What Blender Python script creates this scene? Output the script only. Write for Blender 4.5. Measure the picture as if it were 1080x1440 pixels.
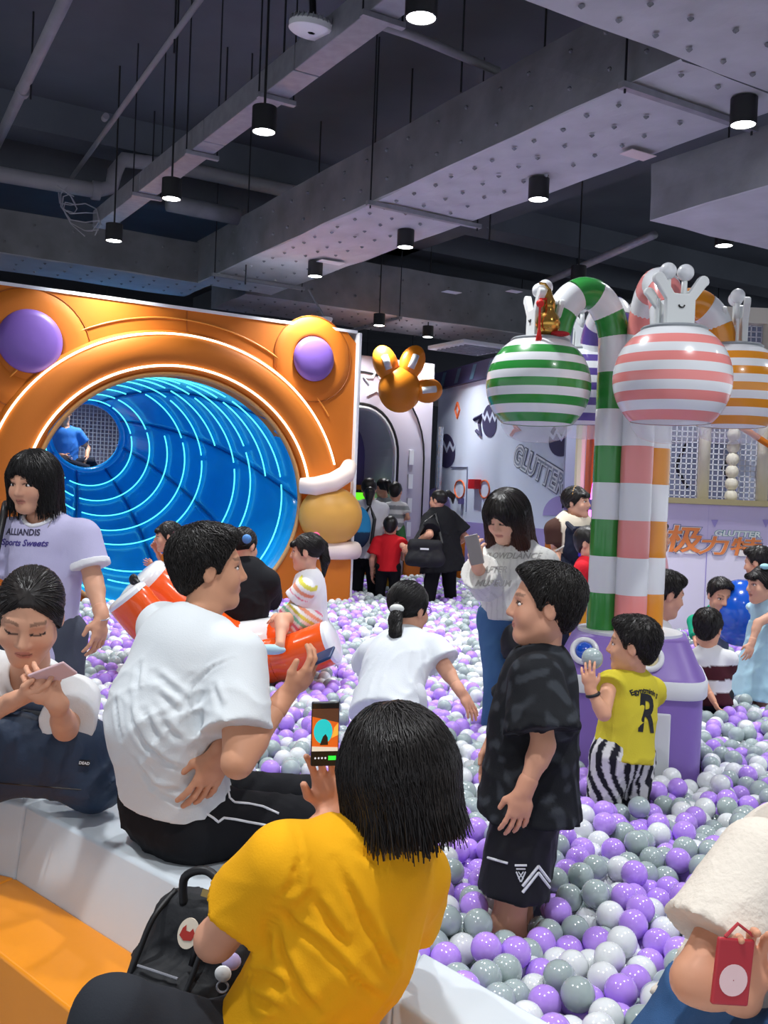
import bpy, bmesh, math, random
import numpy as np
from mathutils import Vector, Matrix, Euler
from mathutils.bvhtree import BVHTree

random.seed(7)
np.random.seed(7)
scene = bpy.context.scene
COL = scene.collection
for o in list(bpy.data.objects):
    bpy.data.objects.remove(o, do_unlink=True)

# ------------------------------------------------------------------ camera, world, exposure
FPX = 1400.0                     # focal length in pixels of the 1080 x 1440 frame
CAM = Vector((0.0, 0.0, 1.55))
PITCH = math.radians(-0.9)
ROLL = math.radians(2.3)
_f = Vector((0, math.cos(PITCH), math.sin(PITCH)))
_r0 = Vector((1, 0, 0))
_u0 = _r0.cross(_f)
CR = _r0 * math.cos(ROLL) + _u0 * math.sin(ROLL)
CU = _u0 * math.cos(ROLL) - _r0 * math.sin(ROLL)
CF = _f
cam_data = bpy.data.cameras.new('camera')
cam = bpy.data.objects.new('camera', cam_data)
COL.objects.link(cam)
cam_data.sensor_fit = 'VERTICAL'
cam_data.sensor_height = 36.0
cam_data.lens = 36.0 * FPX / 1440.0
cam_data.clip_start = 0.05
cam_data.clip_end = 200
m = Matrix((CR, CU, -CF)).transposed().to_4x4()
m.translation = CAM
cam.matrix_world = m
scene.camera = cam

world = bpy.data.worlds.new('hall_ambient')
scene.world = world
world.use_nodes = True
bg = world.node_tree.nodes['Background']
bg.inputs[0].default_value = (0.86, 0.91, 1.0, 1)
bg.inputs[1].default_value = 0.95

scene.view_settings.view_transform = 'Standard'
scene.view_settings.look = 'None'
scene.view_settings.exposure = 0.3
scene.view_settings.gamma = 1.0
scene.view_settings.use_curve_mapping = False
LAMP_POWER = 21.0                # watts per ceiling downlight

# ------------------------------------------------------------------ helpers
def at(px, py, Y):
    """world point seen at a photo pixel, at depth Y metres into the hall"""
    d = CF + CR * ((px - 540.0) / FPX) + CU * ((720.0 - py) / FPX)
    return CAM + d * (Y / d.y)

def on_z(px, py, z):
    d = CF + CR * ((px - 540.0) / FPX) + CU * ((720.0 - py) / FPX)
    return CAM + d * ((z - CAM.z) / d.z)

def lin(c):
    if isinstance(c, str):
        c = c.lstrip('#')
        c = [int(c[i:i + 2], 16) / 255.0 for i in (0, 2, 4)]
    return tuple((x / 12.92 if x <= 0.04045 else ((x + 0.055) / 1.055) ** 2.4) for x in c[:3])

_mats = {}
def mat(name, color='#808080', rough=0.6, metal=0.0, bump=None, var=None, coat=0.0, emit=None, emit_strength=0.0,
        alpha=1.0, trans=0.0, ior=1.45, attr=False, sub=0.0, sheen=0.0, spec=0.5, instancer=False):
    """bump = (noise scale, strength), var = (noise scale, amount of light/dark mottling)"""
    if name in _mats:
        return _mats[name]
    m = bpy.data.materials.new(name)
    m.use_nodes = True
    nt = m.node_tree
    b = nt.nodes['Principled BSDF']
    c = lin(color)
    b.inputs['Base Color'].default_value = (*c, 1)
    b.inputs['Roughness'].default_value = rough
    b.inputs['Metallic'].default_value = metal
    b.inputs['IOR'].default_value = ior
    b.inputs['Specular IOR Level'].default_value = spec
    if coat:
        b.inputs['Coat Weight'].default_value = coat
        b.inputs['Coat Roughness'].default_value = 0.08
    if sheen:
        b.inputs['Sheen Weight'].default_value = sheen
    if sub:
        b.inputs['Subsurface Weight'].default_value = sub
        b.inputs['Subsurface Radius'].default_value = (0.012, 0.006, 0.004)
    if trans:
        b.inputs['Transmission Weight'].default_value = trans
    if alpha < 1:
        b.inputs['Alpha'].default_value = alpha
    if emit:
        b.inputs['Emission Color'].default_value = (*lin(emit), 1)
        b.inputs['Emission Strength'].default_value = emit_strength
    src = None
    if attr:
        a = nt.nodes.new('ShaderNodeAttribute')
        a.attribute_name = 'Col'
        a.attribute_type = 'INSTANCER' if instancer else 'GEOMETRY'
        src = a.outputs['Color']
        nt.links.new(src, b.inputs['Base Color'])
    tc = None
    if bump or var:
        tc = nt.nodes.new('ShaderNodeTexCoord')
    if var:
        n = nt.nodes.new('ShaderNodeTexNoise')
        n.inputs['Scale'].default_value = var[0]
        n.inputs['Detail'].default_value = 5
        nt.links.new(tc.outputs['Object'], n.inputs['Vector'])
        mr = nt.nodes.new('ShaderNodeMapRange')
        mr.inputs['From Min'].default_value = 0.3
        mr.inputs['From Max'].default_value = 0.7
        mr.inputs['To Min'].default_value = 1 - var[1]
        mr.inputs['To Max'].default_value = 1 + var[1]
        nt.links.new(n.outputs['Fac'], mr.inputs['Value'])
        mx = nt.nodes.new('ShaderNodeVectorMath')
        mx.operation = 'SCALE'
        if src is not None:
            nt.links.new(src, mx.inputs[0])
        else:
            mx.inputs[0].default_value = c
        nt.links.new(mr.outputs['Result'], mx.inputs['Scale'])
        nt.links.new(mx.outputs['Vector'], b.inputs['Base Color'])
    if bump:
        n = nt.nodes.new('ShaderNodeTexNoise')
        n.inputs['Scale'].default_value = bump[0]
        n.inputs['Detail'].default_value = 4
        nt.links.new(tc.outputs['Object'], n.inputs['Vector'])
        bp = nt.nodes.new('ShaderNodeBump')
        bp.inputs['Strength'].default_value = bump[1]
        bp.inputs['Distance'].default_value = 0.01
        nt.links.new(n.outputs['Fac'], bp.inputs['Height'])
        nt.links.new(bp.outputs['Normal'], b.inputs['Normal'])
    _mats[name] = m
    return m

def tag(o, label=None, cat=None, group=None, kind=None):
    if label: o['label'] = label
    if cat: o['category'] = cat
    if group: o['group'] = group
    if kind: o['kind'] = kind
    return o

def thing(name, label, cat, loc=(0, 0, 0), group=None, rz=0.0):
    o = bpy.data.objects.new(name, None)
    COL.objects.link(o)
    o.location = loc
    o.rotation_euler = (0, 0, rz)
    o.empty_display_size = 0.1
    return tag(o, label, cat, group)

def mesh_obj(name, V, F, material, parent=None, smooth=False, world_coords=True, colors=None, bevel=0.0, mats=None, fmat=None):
    """one mesh object; vertices are given in world space and moved into the parent's space"""
    me = bpy.data.meshes.new(name)
    V = np.asarray(V, dtype=np.float64)
    if parent is not None and world_coords:
        mw = parent_world(parent).inverted()
        M = np.array(mw)
        V = V @ M[:3, :3].T + M[:3, 3]
    me.from_pydata(V.tolist(), [], [list(map(int, f)) for f in F] if not isinstance(F, list) else F)
    me.validate()
    if smooth is True:
        me.shade_smooth()
    if colors is not None:
        a = me.color_attributes.new('Col', 'FLOAT_COLOR', 'POINT')
        c = np.ones((len(me.vertices), 4), dtype=np.float32)
        c[:, :3] = colors
        a.data.foreach_set('color', c.ravel())
    o = bpy.data.objects.new(name, me)
    COL.objects.link(o)
    if mats:
        for mm in mats: me.materials.append(mm)
        if fmat is not None:
            me.polygons.foreach_set('material_index', np.asarray(fmat, dtype=np.int32))
    else:
        me.materials.append(material)
    if parent is not None:
        o.parent = parent
    if bevel:
        md = o.modifiers.new('Bevel', 'BEVEL')
        md.width = bevel
        md.segments = 3
        md.limit_method = 'ANGLE'
        md.angle_limit = math.radians(40)
        me.shade_smooth()
        md.harden_normals = True
    return o

def parent_world(o):
    mw = Matrix.LocRotScale(o.location, o.rotation_euler, o.scale)
    if o.parent is not None:
        return parent_world(o.parent) @ mw
    return mw

class Geo:
    """collects shapes into one mesh"""
    def __init__(self):
        self.V = []; self.F = []
    def add(self, V, F):
        b = len(self.V)
        self.V.extend([tuple(v) for v in V])
        self.F.extend([[i + b for i in f] for f in F])
        return self
    def box(self, c, size, ax=None):
        c = Vector(c)
        if ax is None:
            ax = (Vector((1, 0, 0)), Vector((0, 1, 0)), Vector((0, 0, 1)))
        a = [Vector(v) * (s / 2) for v, s in zip(ax, size)]
        V = []
        for z in (-1, 1):
            for y in (-1, 1):
                for x in (-1, 1):
                    V.append(c + a[0] * x + a[1] * y + a[2] * z)
        F = [[0, 2, 3, 1], [4, 5, 7, 6], [0, 1, 5, 4], [2, 6, 7, 3], [0, 4, 6, 2], [1, 3, 7, 5]]
        return self.add(V, F)
    def prism(self, poly, d):
        """poly: 3D points of a planar outline, d: extrusion vector"""
        poly = [Vector(p) for p in poly]
        d = Vector(d)
        n = len(poly)
        nrm = Vector((0, 0, 0))
        for i in range(n):
            nrm += poly[i].cross(poly[(i + 1) % n])
        if nrm.dot(d) > 0:
            poly = poly[::-1]
        V = poly + [p + d for p in poly]
        F = [list(range(n)), list(range(2 * n - 1, n - 1, -1))]
        for i in range(n):
            j = (i + 1) % n
            F.append([j, i, n + i, n + j])
        return self.add(V, F)
    def tube(self, path, r, n=10, caps=True, flat=None):
        path = [Vector(p) for p in path]
        if not hasattr(r, '__len__'):
            r = [r] * len(path)
        V = []; F = []
        prev = None
        for i, p in enumerate(path):
            t = (path[min(i + 1, len(path) - 1)] - path[max(i - 1, 0)])
            t = t.normalized() if t.length > 1e-9 else Vector((0, 0, 1))
            if prev is None:
                a = Vector((0, 0, 1)) if abs(t.z) < 0.9 else Vector((1, 0, 0))
                x = t.cross(a).normalized()
            else:
                x = (prev - t * prev.dot(t)).normalized()
            prev = x
            y = t.cross(x)
            for k in range(n):
                an = 2 * math.pi * k / n
                V.append(p + (x * math.cos(an) + y * math.sin(an)) * r[i])
        for i in range(len(path) - 1):
            for k in range(n):
                k2 = (k + 1) % n
                F.append([i * n + k, i * n + k2, (i + 1) * n + k2, (i + 1) * n + k])
        if caps:
            F.append(list(range(n - 1, -1, -1)))
            F.append([(len(path) - 1) * n + k for k in range(n)])
        return self.add(V, F)
    def lathe(self, prof, n=32, c=(0, 0, 0), ax=None, closed=False):
        """prof: list of (radius, height)"""
        c = Vector(c)
        if ax is None:
            ax = (Vector((1, 0, 0)), Vector((0, 1, 0)), Vector((0, 0, 1)))
        V = []; F = []
        for (r, h) in prof:
            for k in range(n):
                an = 2 * math.pi * k / n
                V.append(c + ax[0] * (r * math.cos(an)) + ax[1] * (r * math.sin(an)) + ax[2] * h)
        for i in range(len(prof) - 1):
            for k in range(n):
                k2 = (k + 1) % n
                F.append([i * n + k, i * n + k2, (i + 1) * n + k2, (i + 1) * n + k])
        if closed:
            F.append(list(range(n - 1, -1, -1)))
            F.append([(len(prof) - 1) * n + k for k in range(n)])
        return self.add(V, F)
    def sphere(self, c, r, n=20, m=12, ax=None):
        """r: number or three radii"""
        if not hasattr(r, '__len__'): r = (r, r, r)
        c = Vector(c)
        if ax is None:
            ax = (Vector((1, 0, 0)), Vector((0, 1, 0)), Vector((0, 0, 1)))
        V = [c - ax[2] * r[2]]
        for i in range(1, m):
            th = math.pi * i / m
            for k in range(n):
                an = 2 * math.pi * k / n
                V.append(c + ax[0] * (r[0] * math.sin(th) * math.cos(an)) + ax[1] * (r[1] * math.sin(th) * math.sin(an)) - ax[2] * (r[2] * math.cos(th)))
        V.append(c + ax[2] * r[2])
        F = []
        for k in range(n):
            F.append([0, 1 + (k + 1) % n, 1 + k])
            F.append([len(V) - 1, 1 + (m - 2) * n + k, 1 + (m - 2) * n + (k + 1) % n])
        for i in range(m - 2):
            for k in range(n):
                k2 = (k + 1) % n
                F.append([1 + i * n + k, 1 + i * n + k2, 1 + (i + 1) * n + k2, 1 + (i + 1) * n + k])
        return self.add(V, F)
    def build(self, name, material, parent=None, smooth=False, bevel=0.0, colors=None):
        o = mesh_obj(name, self.V, self.F, material, parent, smooth=(smooth is True), bevel=bevel, colors=colors)
        if smooth == 'auto':
            me = o.data
            me.shade_smooth()
            try:
                me.set_sharp_from_angle(angle=math.radians(38))
            except Exception:
                pass
        return o

def copy_tree(o, parent=None):
    c = o.copy()
    COL.objects.link(c)
    c.parent = parent
    for ch in list(o.children):
        copy_tree(ch, c)
    return c

def text_mesh(s, size, extrude=0.0, bold=0.0, shear=0.0):
    """flat lettering as (V, F) in its own plane (x right, y up), centred"""
    cu = bpy.data.curves.new('lettering', 'FONT')
    cu.body = s
    cu.size = size
    cu.extrude = extrude
    cu.offset = bold
    cu.shear = shear
    cu.align_x = 'CENTER'
    cu.align_y = 'CENTER'
    cu.resolution_u = 3
    ob = bpy.data.objects.new('lettering', cu)
    COL.objects.link(ob)
    dg = bpy.context.evaluated_depsgraph_get()
    me = bpy.data.meshes.new_from_object(ob.evaluated_get(dg))
    V = [tuple(v.co) for v in me.vertices]
    F = [list(p.vertices) for p in me.polygons]
    bpy.data.objects.remove(ob, do_unlink=True)
    bpy.data.curves.remove(cu)
    bpy.data.meshes.remove(me)
    return V, F

def lay(V, o, x, y, n=None, lift=0.0):
    """map flat coordinates (u,v,w) on a plane with origin o and axes x, y"""
    o = Vector(o); x = Vector(x); y = Vector(y)
    n = Vector(n) if n is not None else x.cross(y).normalized()
    return [o + x * v[0] + y * v[1] + n * (v[2] + lift) for v in V]

# the hall's own axes, turned about 31 degrees from the view
UX = Vector((0.856, 0.517, 0.0))
VX = Vector((-0.517, 0.856, 0.0))
ZX = Vector((0, 0, 1))
BALL_R = 0.04
BALL_Z = 0.46        # height of the ball surface
# ================================================================== the hall
M_floor = mat('floor_vinyl', '#8f8f98', 0.5, var=(2, .08))
M_slab = mat('painted_slab', '#555b64', 0.85, bump=(6, .3), var=(1.2, .15))
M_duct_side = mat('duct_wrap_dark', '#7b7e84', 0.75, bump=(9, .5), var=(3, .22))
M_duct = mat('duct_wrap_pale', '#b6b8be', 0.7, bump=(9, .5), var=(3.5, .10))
M_steel = mat('galvanised_steel', '#8e9098', 0.45, metal=0.3, var=(14, .12))
M_pipe = mat('grey_pipe', '#8c8b92', 0.55, var=(5, .1))
M_black = mat('black_metal', '#17181b', 0.45)
M_darkrod = mat('threaded_rod', '#2b2d33', 0.5, metal=.5)
M_white = mat('white_plastic', '#e4e8ea', 0.35)
M_orange = mat('orange_leatherette', '#c66c10', 0.65, bump=(14, .06), var=(2, .05))
M_orange_in = mat('orange_leatherette_soft', '#ca7016', 0.64, bump=(20, .08))
M_purple = mat('violet_leatherette', '#7c5cb0', 0.42, bump=(16, .06))
M_cream = mat('cream_pad', '#f0dfd2', 0.45)
M_lens = mat('lamp_lens', '#ffffff', 0.4, emit='#fbfdff', emit_strength=14)
M_strip = mat('warm_led_strip', '#ffffff', 0.4, emit='#fff0c8', emit_strength=3.2)
M_cyan = mat('cyan_led_strip', '#66f0f0', 0.4, emit='#5cf2f0', emit_strength=1.25)
M_pinkled = mat('magenta_led_strip', '#ff60ff', 0.4, emit='#f060ff', emit_strength=4)

g = Geo(); g.box((0, 9, -0.06), (40, 36, 0.12))
tag(g.build('floor', M_floor), 'grey vinyl floor of the play hall', kind='structure')
g = Geo(); g.box((0, 9, 5.45), (40, 36, 0.3))
tag(g.build('ceiling', M_slab), 'dark painted concrete slab over the play hall', kind='structure')
# slab beams
cb = 0
for k, (p, ln, ax, w, h) in enumerate([((-3.2, 10.2, 5.15), 30, UX, .45, .35), ((-6.0, 14.6, 5.1), 30, UX, .5, .4),
                                      ((4.0, 16, 5.1), 30, UX, .5, .4), ((2.5, 9.5, 5.1), 24, VX, .5, .4)]):
    g = Geo(); g.box(p, (ln, w, h), (ax, ax.cross(ZX), ZX))
    tag(g.build('trim_%d' % (k + 1), M_slab), 'painted concrete beam under the dark slab', kind='structure')
g = Geo(); g.box(Vector((-2.2, 16.5, 2.7)) + VX * 6, (40, .2, 5.4), (UX, VX, ZX))
tag(g.build('wall_back', mat('far_wall_paint', '#3c3f49', 0.8)), 'dark far wall of the hall behind the play area', kind='structure')

# ---- air ducts: a body with a pale wrapped underside, straps and insulation pins
def duct(label, a, b, width, z0, z1, straps=(), pin=True, side_sign=1):
    """a, b: plan points of the left lower edge; width to the right of a->b"""
    a = Vector((a[0], a[1], 0)); b = Vector((b[0], b[1], 0))
    t = (b - a).normalized(); L = (b - a).length
    w = t.cross(ZX) * width
    o = thing('air_duct', label, 'air duct', (a.x, a.y, z0), 'ceiling air ducts')
    cz = (z0 + z1) / 2
    g = Geo()
    n = max(2, int(L / 0.45)); mm = 4
    rnd = random.Random(int(abs(a.x * 100 + b.y * 31)))
    # dented wrapped skin, as a grid on every long face
    ring = []
    prof = [(0, z1), (0, cz), (0, z0 + .01), (0.012, z0)] + [(width * k / 5, z0) for k in range(1, 5)] + [(width - .012, z0), (width, z0 + .01), (width, z1)]
    V = []
    for i in range(n + 1):
        for (x, z) in prof:
            V.append(a + t * (L * i / n) + t.cross(ZX) * (x + rnd.uniform(-.006, .006)) + ZX * (z + rnd.uniform(-.008, .008)))
    F = []; fm = []
    P = len(prof)
    for i in range(n):
        for k in range(P):
            k2 = (k + 1) % P
            F.append([i * P + k, i * P + k2, (i + 1) * P + k2, (i + 1) * P + k][::-1])
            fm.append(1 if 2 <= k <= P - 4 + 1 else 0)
    F.append(list(range(P))); fm.append(0)
    F.append([n * P + k for k in range(P)][::-1]); fm.append(0)
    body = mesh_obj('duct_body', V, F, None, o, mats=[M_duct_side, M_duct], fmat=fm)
    tag(body, 'wrapped duct with pale underside and darker sides')
    for s in straps:
        q = a + t * s
        g = Geo(); g.box(q + t.cross(ZX) * (width / 2) + ZX * (z0 - .03), (width + .16, .045, .035), (t.cross(ZX), t, ZX))
        st = g.build('strap', M_steel, o)
        for e in (-.05, width + .05):
            r = Geo(); r.tube([q + t.cross(ZX) * e + ZX * (z0 - .07), q + t.cross(ZX) * e + ZX * 5.29], .007, 6)
            r.build('hanger_rod', M_darkrod, o)
    if pin:
        g = Geo()
        for i in range(int(L / .24)):
            for k in range(int(width / .24)):
                p = a + t * (.12 + i * .24 + rnd.uniform(-.03, .03)) + t.cross(ZX) * (.13 + k * .24 + rnd.uniform(-.03, .03)) + ZX * z0
                g.lathe([(.018, -.011), (.014, -.018), (.003, -.026)], 6, p)
        for i in range(int(L / .35)):
            for zz in (.28, .75):
                p = a + t * (.2 + i * .35 + rnd.uniform(-.05, .05)) + ZX * (z0 + (z1 - z0) * zz)
                g.lathe([(.016, -.005), (.013, .012), (.003, .02)], 6, p, (t, ZX, t.cross(ZX) * -1))
        tag(g.build('insulation_pin', M_duct_side, o), 'rows of insulation fixing pins', kind='stuff')
    return o

duct('long wrapped air duct running from the wide crossing duct to the orange facade', (1.46, 5.265), (-2.26, 11.45), .95, 3.9, 4.38, (.35, 3.15, 6.5))
duct('wide wrapped air duct crossing overhead above the striped globes', (-2.2, 3.05), (5.6, 7.76), 2.6, 3.9, 4.5, (6.0,))
duct('wrapped air duct running along above the orange tunnel facade', (-2.10, 11.5), (-7.5, 8.25), .9 * -1 if False else .9, 3.9, 4.36, (), True)
duct('square metal air duct beside the striped globes under the slab', (3.25, 4.25), (1.73, 6.83), 1.5, 3.5, 3.88, (1.7,), pin=False)
duct('far wrapped air duct crossing behind the striped globes', (7.0, 17.3), (-1.8, 12.2), 1.2, 3.95, 4.6, (2, 5, 8))
duct('low metal air duct behind the orange rabbit balloon', (2.4, 21.5), (-2.4, 16.2), 1.1, 3.55, 3.95, (3,), pin=False)

# ---- cable tray that carries the row of downlights
tray_a = on_z(575, -5, 4.05); tray_b = on_z(142, 322, 4.05)
o = thing('cable_tray', 'straight grey steel cable tray above the row of black downlights', 'cable tray', tray_a)
t = (tray_b - tray_a).normalized(); sd = t.cross(ZX)
tray_a2 = tray_a - t * .35
L = (tray_b - tray_a2).length
nseg = int(L / 1.5) + 1
for i in range(nseg):
    l = L / nseg
    c = tray_a2 + t * (l * (i + .5)) + ZX * .08
    Geo().box(c, (l - .012, .17, .16), (t, sd, ZX)).build('tray_section', M_steel, o, bevel=.006)
for i in range(int(L / 1.3)):
    q = tray_a2 + t * (.6 + i * 1.3)
    g = Geo(); g.box(q + ZX * -.02, (.04, .26, .03), (t, sd, ZX)); g.build('cross_bracket', M_steel, o)
    for e in (-.12, .12):
        g = Geo(); g.tube([q + sd * e, q + sd * e + ZX * 1.27], .006, 6); g.build('hanger_rod', M_darkrod, o)

# ---- pipes under the slab at the upper left
def pipe(name, label, pts, r, mt=M_pipe, group=None, joints=()):
    o = thing(name, label, 'pipe', pts[0], group)
    Geo().tube(pts, r, 14).build('pipe_run', mt, o, smooth=True)
    for q, d in joints:
        Geo().tube([Vector(q) - Vector(d) * .04, Vector(q) + Vector(d) * .04], r * 1.25, 14).build('coupling', mt, o, smooth='auto')
    return o
A = on_z(105, -30, 4.75); B = on_z(-20, 235, 4.75)
pipe('conduit_pipe', 'thick grey conduit pipe sloping across the dark slab', [A, B], .045, joints=[(on_z(32, 128, 4.75), (B - A).normalized())])
A = on_z(295, -20, 4.7); B = on_z(101, 250, 4.7)
pipe('conduit_pipe', 'thin pale conduit rod running across the dark slab', [A, B], .022, joints=[(on_z(148, 165, 4.7), (B - A).normalized())])
A = on_z(-30, 240, 4.5); B = on_z(135, 268, 4.5)
C = B + (B - A).normalized() * .12
pipe('drain_pipe', 'grey drain pipe with an elbow above the left air duct', [A, B, C + ZX * .06 + UX * .03, C + ZX * .22 + UX * .06, C + ZX * .36 + UX * .14, C + ZX * .4 + UX * .6, C + ZX * .4 + UX * 2.2], .075, joints=[(B, (B - A).normalized())])
A = on_z(236, 285, 4.4); B = on_z(335, 305, 4.4)
pipe('drain_pipe', 'short dark drain pipe behind the cable tray', [A, A + (B - A) * .5, B], .085, M_duct_side)
A = on_z(760, 460 - 60, 4.1); B = on_z(920, 330, 4.1)
pipe('light_track', 'slim pale track running above the far black downlight', [A, B], .04, M_steel)
A = on_z(505, -20, 4.6); B = on_z(600, 120, 4.6)
pipe('conduit_pipe', 'bent grey conduit near the white floodlight', [on_z(520, 30, 4.6), on_z(580, 50, 4.6), on_z(700, 100, 4.6)], .03)
A = on_z(-10, 120, 5.0)
for k, (x, y0, y1, Y) in enumerate([(45, 20, 140, 8), (247, -10, 75, 7), (318, -10, 180, 8.5), (400, -10, 110, 7), (216, 190, 255, 10), (355, 55, 130, 8.6), (526, 180, 290, 8.2), (347, 280, 400, 10.4), (690, 250, 340, 9), (650, 40, 130, 7)]):
    a = at(x, y0, Y); b = at(x - 2, y1, Y); a.z = 5.3; a.x, a.y = b.x, b.y
    o = Geo().tube([b, a], .008, 6).build('hanger_rod', M_darkrod)
    tag(o, 'thin threaded rod hanging from the dark slab', 'rod', 'loose hanger rods')
# loose wires by the drain pipe
o = Geo()
for k in range(5):
    p0 = at(80 + k * 4, 270, 9.5)
    o.tube([p0 + Vector((math.sin(i * .9 + k) * .12 + i * .04, 0, -.05 * i + math.cos(i * 1.3 + k * 2) * .06)) for i in range(8)], .006, 5)
tag(o.build('loose_wires', M_pipe), 'tangle of loose thin wires below the drain pipe', 'wires')

# ---- downlights
def downlight(px, py, label=None, z=3.74, r=.075, h=.15, pos=None, group='black cylinder downlights'):
    p = on_z(px, py, z) if pos is None else Vector(pos)
    o = thing('downlight', label or 'round black cylinder downlight hanging from the dark ceiling', 'lamp', p, group)
    Geo().lathe([(r * .2, h), (r, h), (r, 0), (r * .9, 0), (r * .88, .012)], 28, p).build('housing', M_black, o, smooth='auto')
    Geo().lathe([(r * .9, .004), (r * .5, .0), (.001, -.001)], 28, p).build('lens', M_lens, o, smooth=True)
    Geo().tube([p + ZX * h, p + ZX * (5.31 - p.z)], .008, 8).build('stem', M_black, o)
    ld = bpy.data.lights.new('lamp', 'AREA')
    ld.shape = 'DISK'; ld.size = r * 2.0; ld.energy = LAMP_POWER; ld.color = (0.97, 0.985, 1.0)
    ld.spread = math.radians(115)
    lo = bpy.data.objects.new('lamp_light', ld); COL.objects.link(lo)
    lo.parent = o; lo.location = (0, 0, -.012)
    return o
lab_tray = 'round black cylinder downlight hanging from the grey cable tray'
for (x, y, lb) in [(371, 186, ', second from the floodlight'), (241, 280, ', third from the floodlight'), (160, 339, ' at its far end'), (592, 26, ', nearest the white floodlight')]:
    downlight(x, y, 'black cylinder downlight on the grey cable tray' + lb, group='downlights along the cable tray')
lab_far = 'round black downlight behind the long wrapped air duct'
for (x, y, lab_far) in [(757, 281, 'round black downlight under the long wrapped duct, nearest the striped globes'), (570, 348, 'round black downlight under the long wrapped duct, second from the striped globes'), (443, 389, 'round black downlight above the right corner of the orange facade'), (533, 458, 'small far black downlight above the orange rabbit balloon')]:
    downlight(x, y, lab_far, group='downlights behind the long duct')
downlight(813, 396, 'round black downlight above the green striped globe')
downlight(1018, 346, 'round black downlight beneath the square metal duct')
downlight(1045, 176, 'round black downlight beside the wide crossing duct')
# extra lamps added for light from overhead, continuing the rows beyond the frame
for p in [(-1.6, 2.4, 3.74), (1.7, 2.6, 3.74), (0.1, 1.2, 3.74), (3.6, 4.2, 3.74), (-3.4, 5.0, 3.74), (-1.8, -.8, 3.74), (1.8, -.8, 3.74), (5.2, 7.5, 3.74), (-5.4, 8.6, 3.74), (4.6, 11.5, 3.74), (0.5, 13.6, 3.74), (-3.6, 12.6, 3.5)]:
    downlight(0, 0, 'round black downlight added outside the view', pos=p, group='added downlights outside the view')
# white flat floodlight
p = at(437, 52, 5.6)
o = thing('floodlight', 'white round finned floodlight on a black bracket', 'lamp', p)
ax = (Vector((1, .1, -.12)).normalized(), Vector((-.1, 1, .1)).normalized(), Vector((.12, -.15, 1)).normalized())
Geo().lathe([(.02, .02), (.115, .02), (.13, .03), (.13, .045)], 36, p, ax).build('lens', mat('matte_diffuser', '#eceff2', .5), o, smooth='auto')
Geo().lathe([(.13, .045), (.132, .06), (.11, .085), (.03, .09), (.001, .09)], 36, p, ax).build('housing', M_white, o, smooth='auto')
for k in range(28):
    an = 2 * math.pi * k / 28
    d = ax[0] * math.cos(an) + ax[1] * math.sin(an)
    Geo().box(p + d * .122 + ax[2] * .072, (.02, .006, .03), (d, ax[2].cross(d), ax[2])).build('cooling_fin', M_steel, o)
Geo().tube([p + ax[2] * .09, p + ZX * .22, p + ZX * .9], .02, 8).build('bracket', M_black, o)
# ceiling vents, paper scraps on the ducts
p = on_z(662, 489, 3.5)
o = thing('ceiling_vent', 'square white air vent hanging near the mural wall', 'vent', p)
Geo().box(p, (.8, .8, .05), (UX, VX, ZX)).build('frame', M_white, o, bevel=.01)
for k in range(7):
    Geo().box(p - ZX * .03 + VX * (-.3 + k * .1), (.62, .03, .02), (UX, VX, ZX)).build('slat', M_steel, o)
for (x, y, w, h, c) in [(897, 218, .22, .12, '#d9c8c8'), (635, 411, .2, .12, '#cfd4dc'), (723, 410, .16, .11, '#cfd4dc'), (465, 369, .26, .12, '#d8dcdf'), (383, 402, .3, .1, '#c8ccd0')]:
    p = on_z(x, y, 3.872)
    g = Geo(); g.box(p, (w, h, .004), (UX, VX, ZX))
    tag(g.build('paper_scrap', mat('paper_' + c, c, .8)), 'torn pale paper scrap stuck under an air duct', 'paper', 'paper scraps on ducts')
# white beacon on a stalk behind the facade
p = at(456, 462, 11.2)
o = thing('smoke_detector', 'small white cone fitting hanging above the orange facade corner', 'fitting', p)
Geo().lathe([(.001, 0), (.03, .01), (.09, .1), (.09, .12), (.001, .12)], 20, p).build('cone', M_white, o, smooth='auto')
Geo().tube([p + ZX * .12, p + Vector((-.2, .1, .45))], .012, 6).build('stem', M_steel, o)

# ================================================================== bench ring and step round the ball pit
M_bench = mat('pale_leatherette', '#d2dce3', 0.38, bump=(30, .05), var=(1.5, .04))
M_step = mat('orange_step_leatherette', '#f3961c', 0.4, bump=(30, .05), var=(2, .04))
outer = [(-2.9, 3.95), (-1.13, 3.23), (-.42, 2.55), (.06, 2.08), (.40, 1.62), (.66, 1.0)]
inner = [(-2.8, 4.28), (-.97, 3.50), (-.30, 2.76), (.13, 2.30), (.42, 1.94), (.86, 1.30), (1.02, 1.0)]
inner = [inner[0], inner[1], inner[2], inner[3], (.60, 1.74), (1.0, 1.0)]
BZ = 0.5
o = thing('padded_bench', 'pale grey padded bench ring round the ball pit', 'bench', (-.5, 2.8, 0))
g = None
for i in range(len(outer) - 1):
    a0, a1 = Vector((*outer[i], 0)), Vector((*outer[i + 1], 0))
    b0, b1 = Vector((*inner[i], 0)), Vector((*inner[i + 1], 0))
    e0 = (a0 - b0).normalized() * .07; e1 = (a1 - b1).normalized() * .07
    e0.z = e1.z = 0
    V = [a0 + e0, a1 + e1, b1, b0, a0 + ZX * BZ, a1 + ZX * BZ, b1 + ZX * BZ, b0 + ZX * BZ]
    F = [[3, 2, 1, 0], [4, 5, 6, 7], [0, 1, 5, 4], [1, 2, 6, 5], [2, 3, 7, 6], [3, 0, 4, 7]]
    mesh_obj('bench_pad', V, F, M_bench, o, bevel=.014)
sz = .27
st0 = [Vector((x, y, 0)) for x, y in outer]
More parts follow.
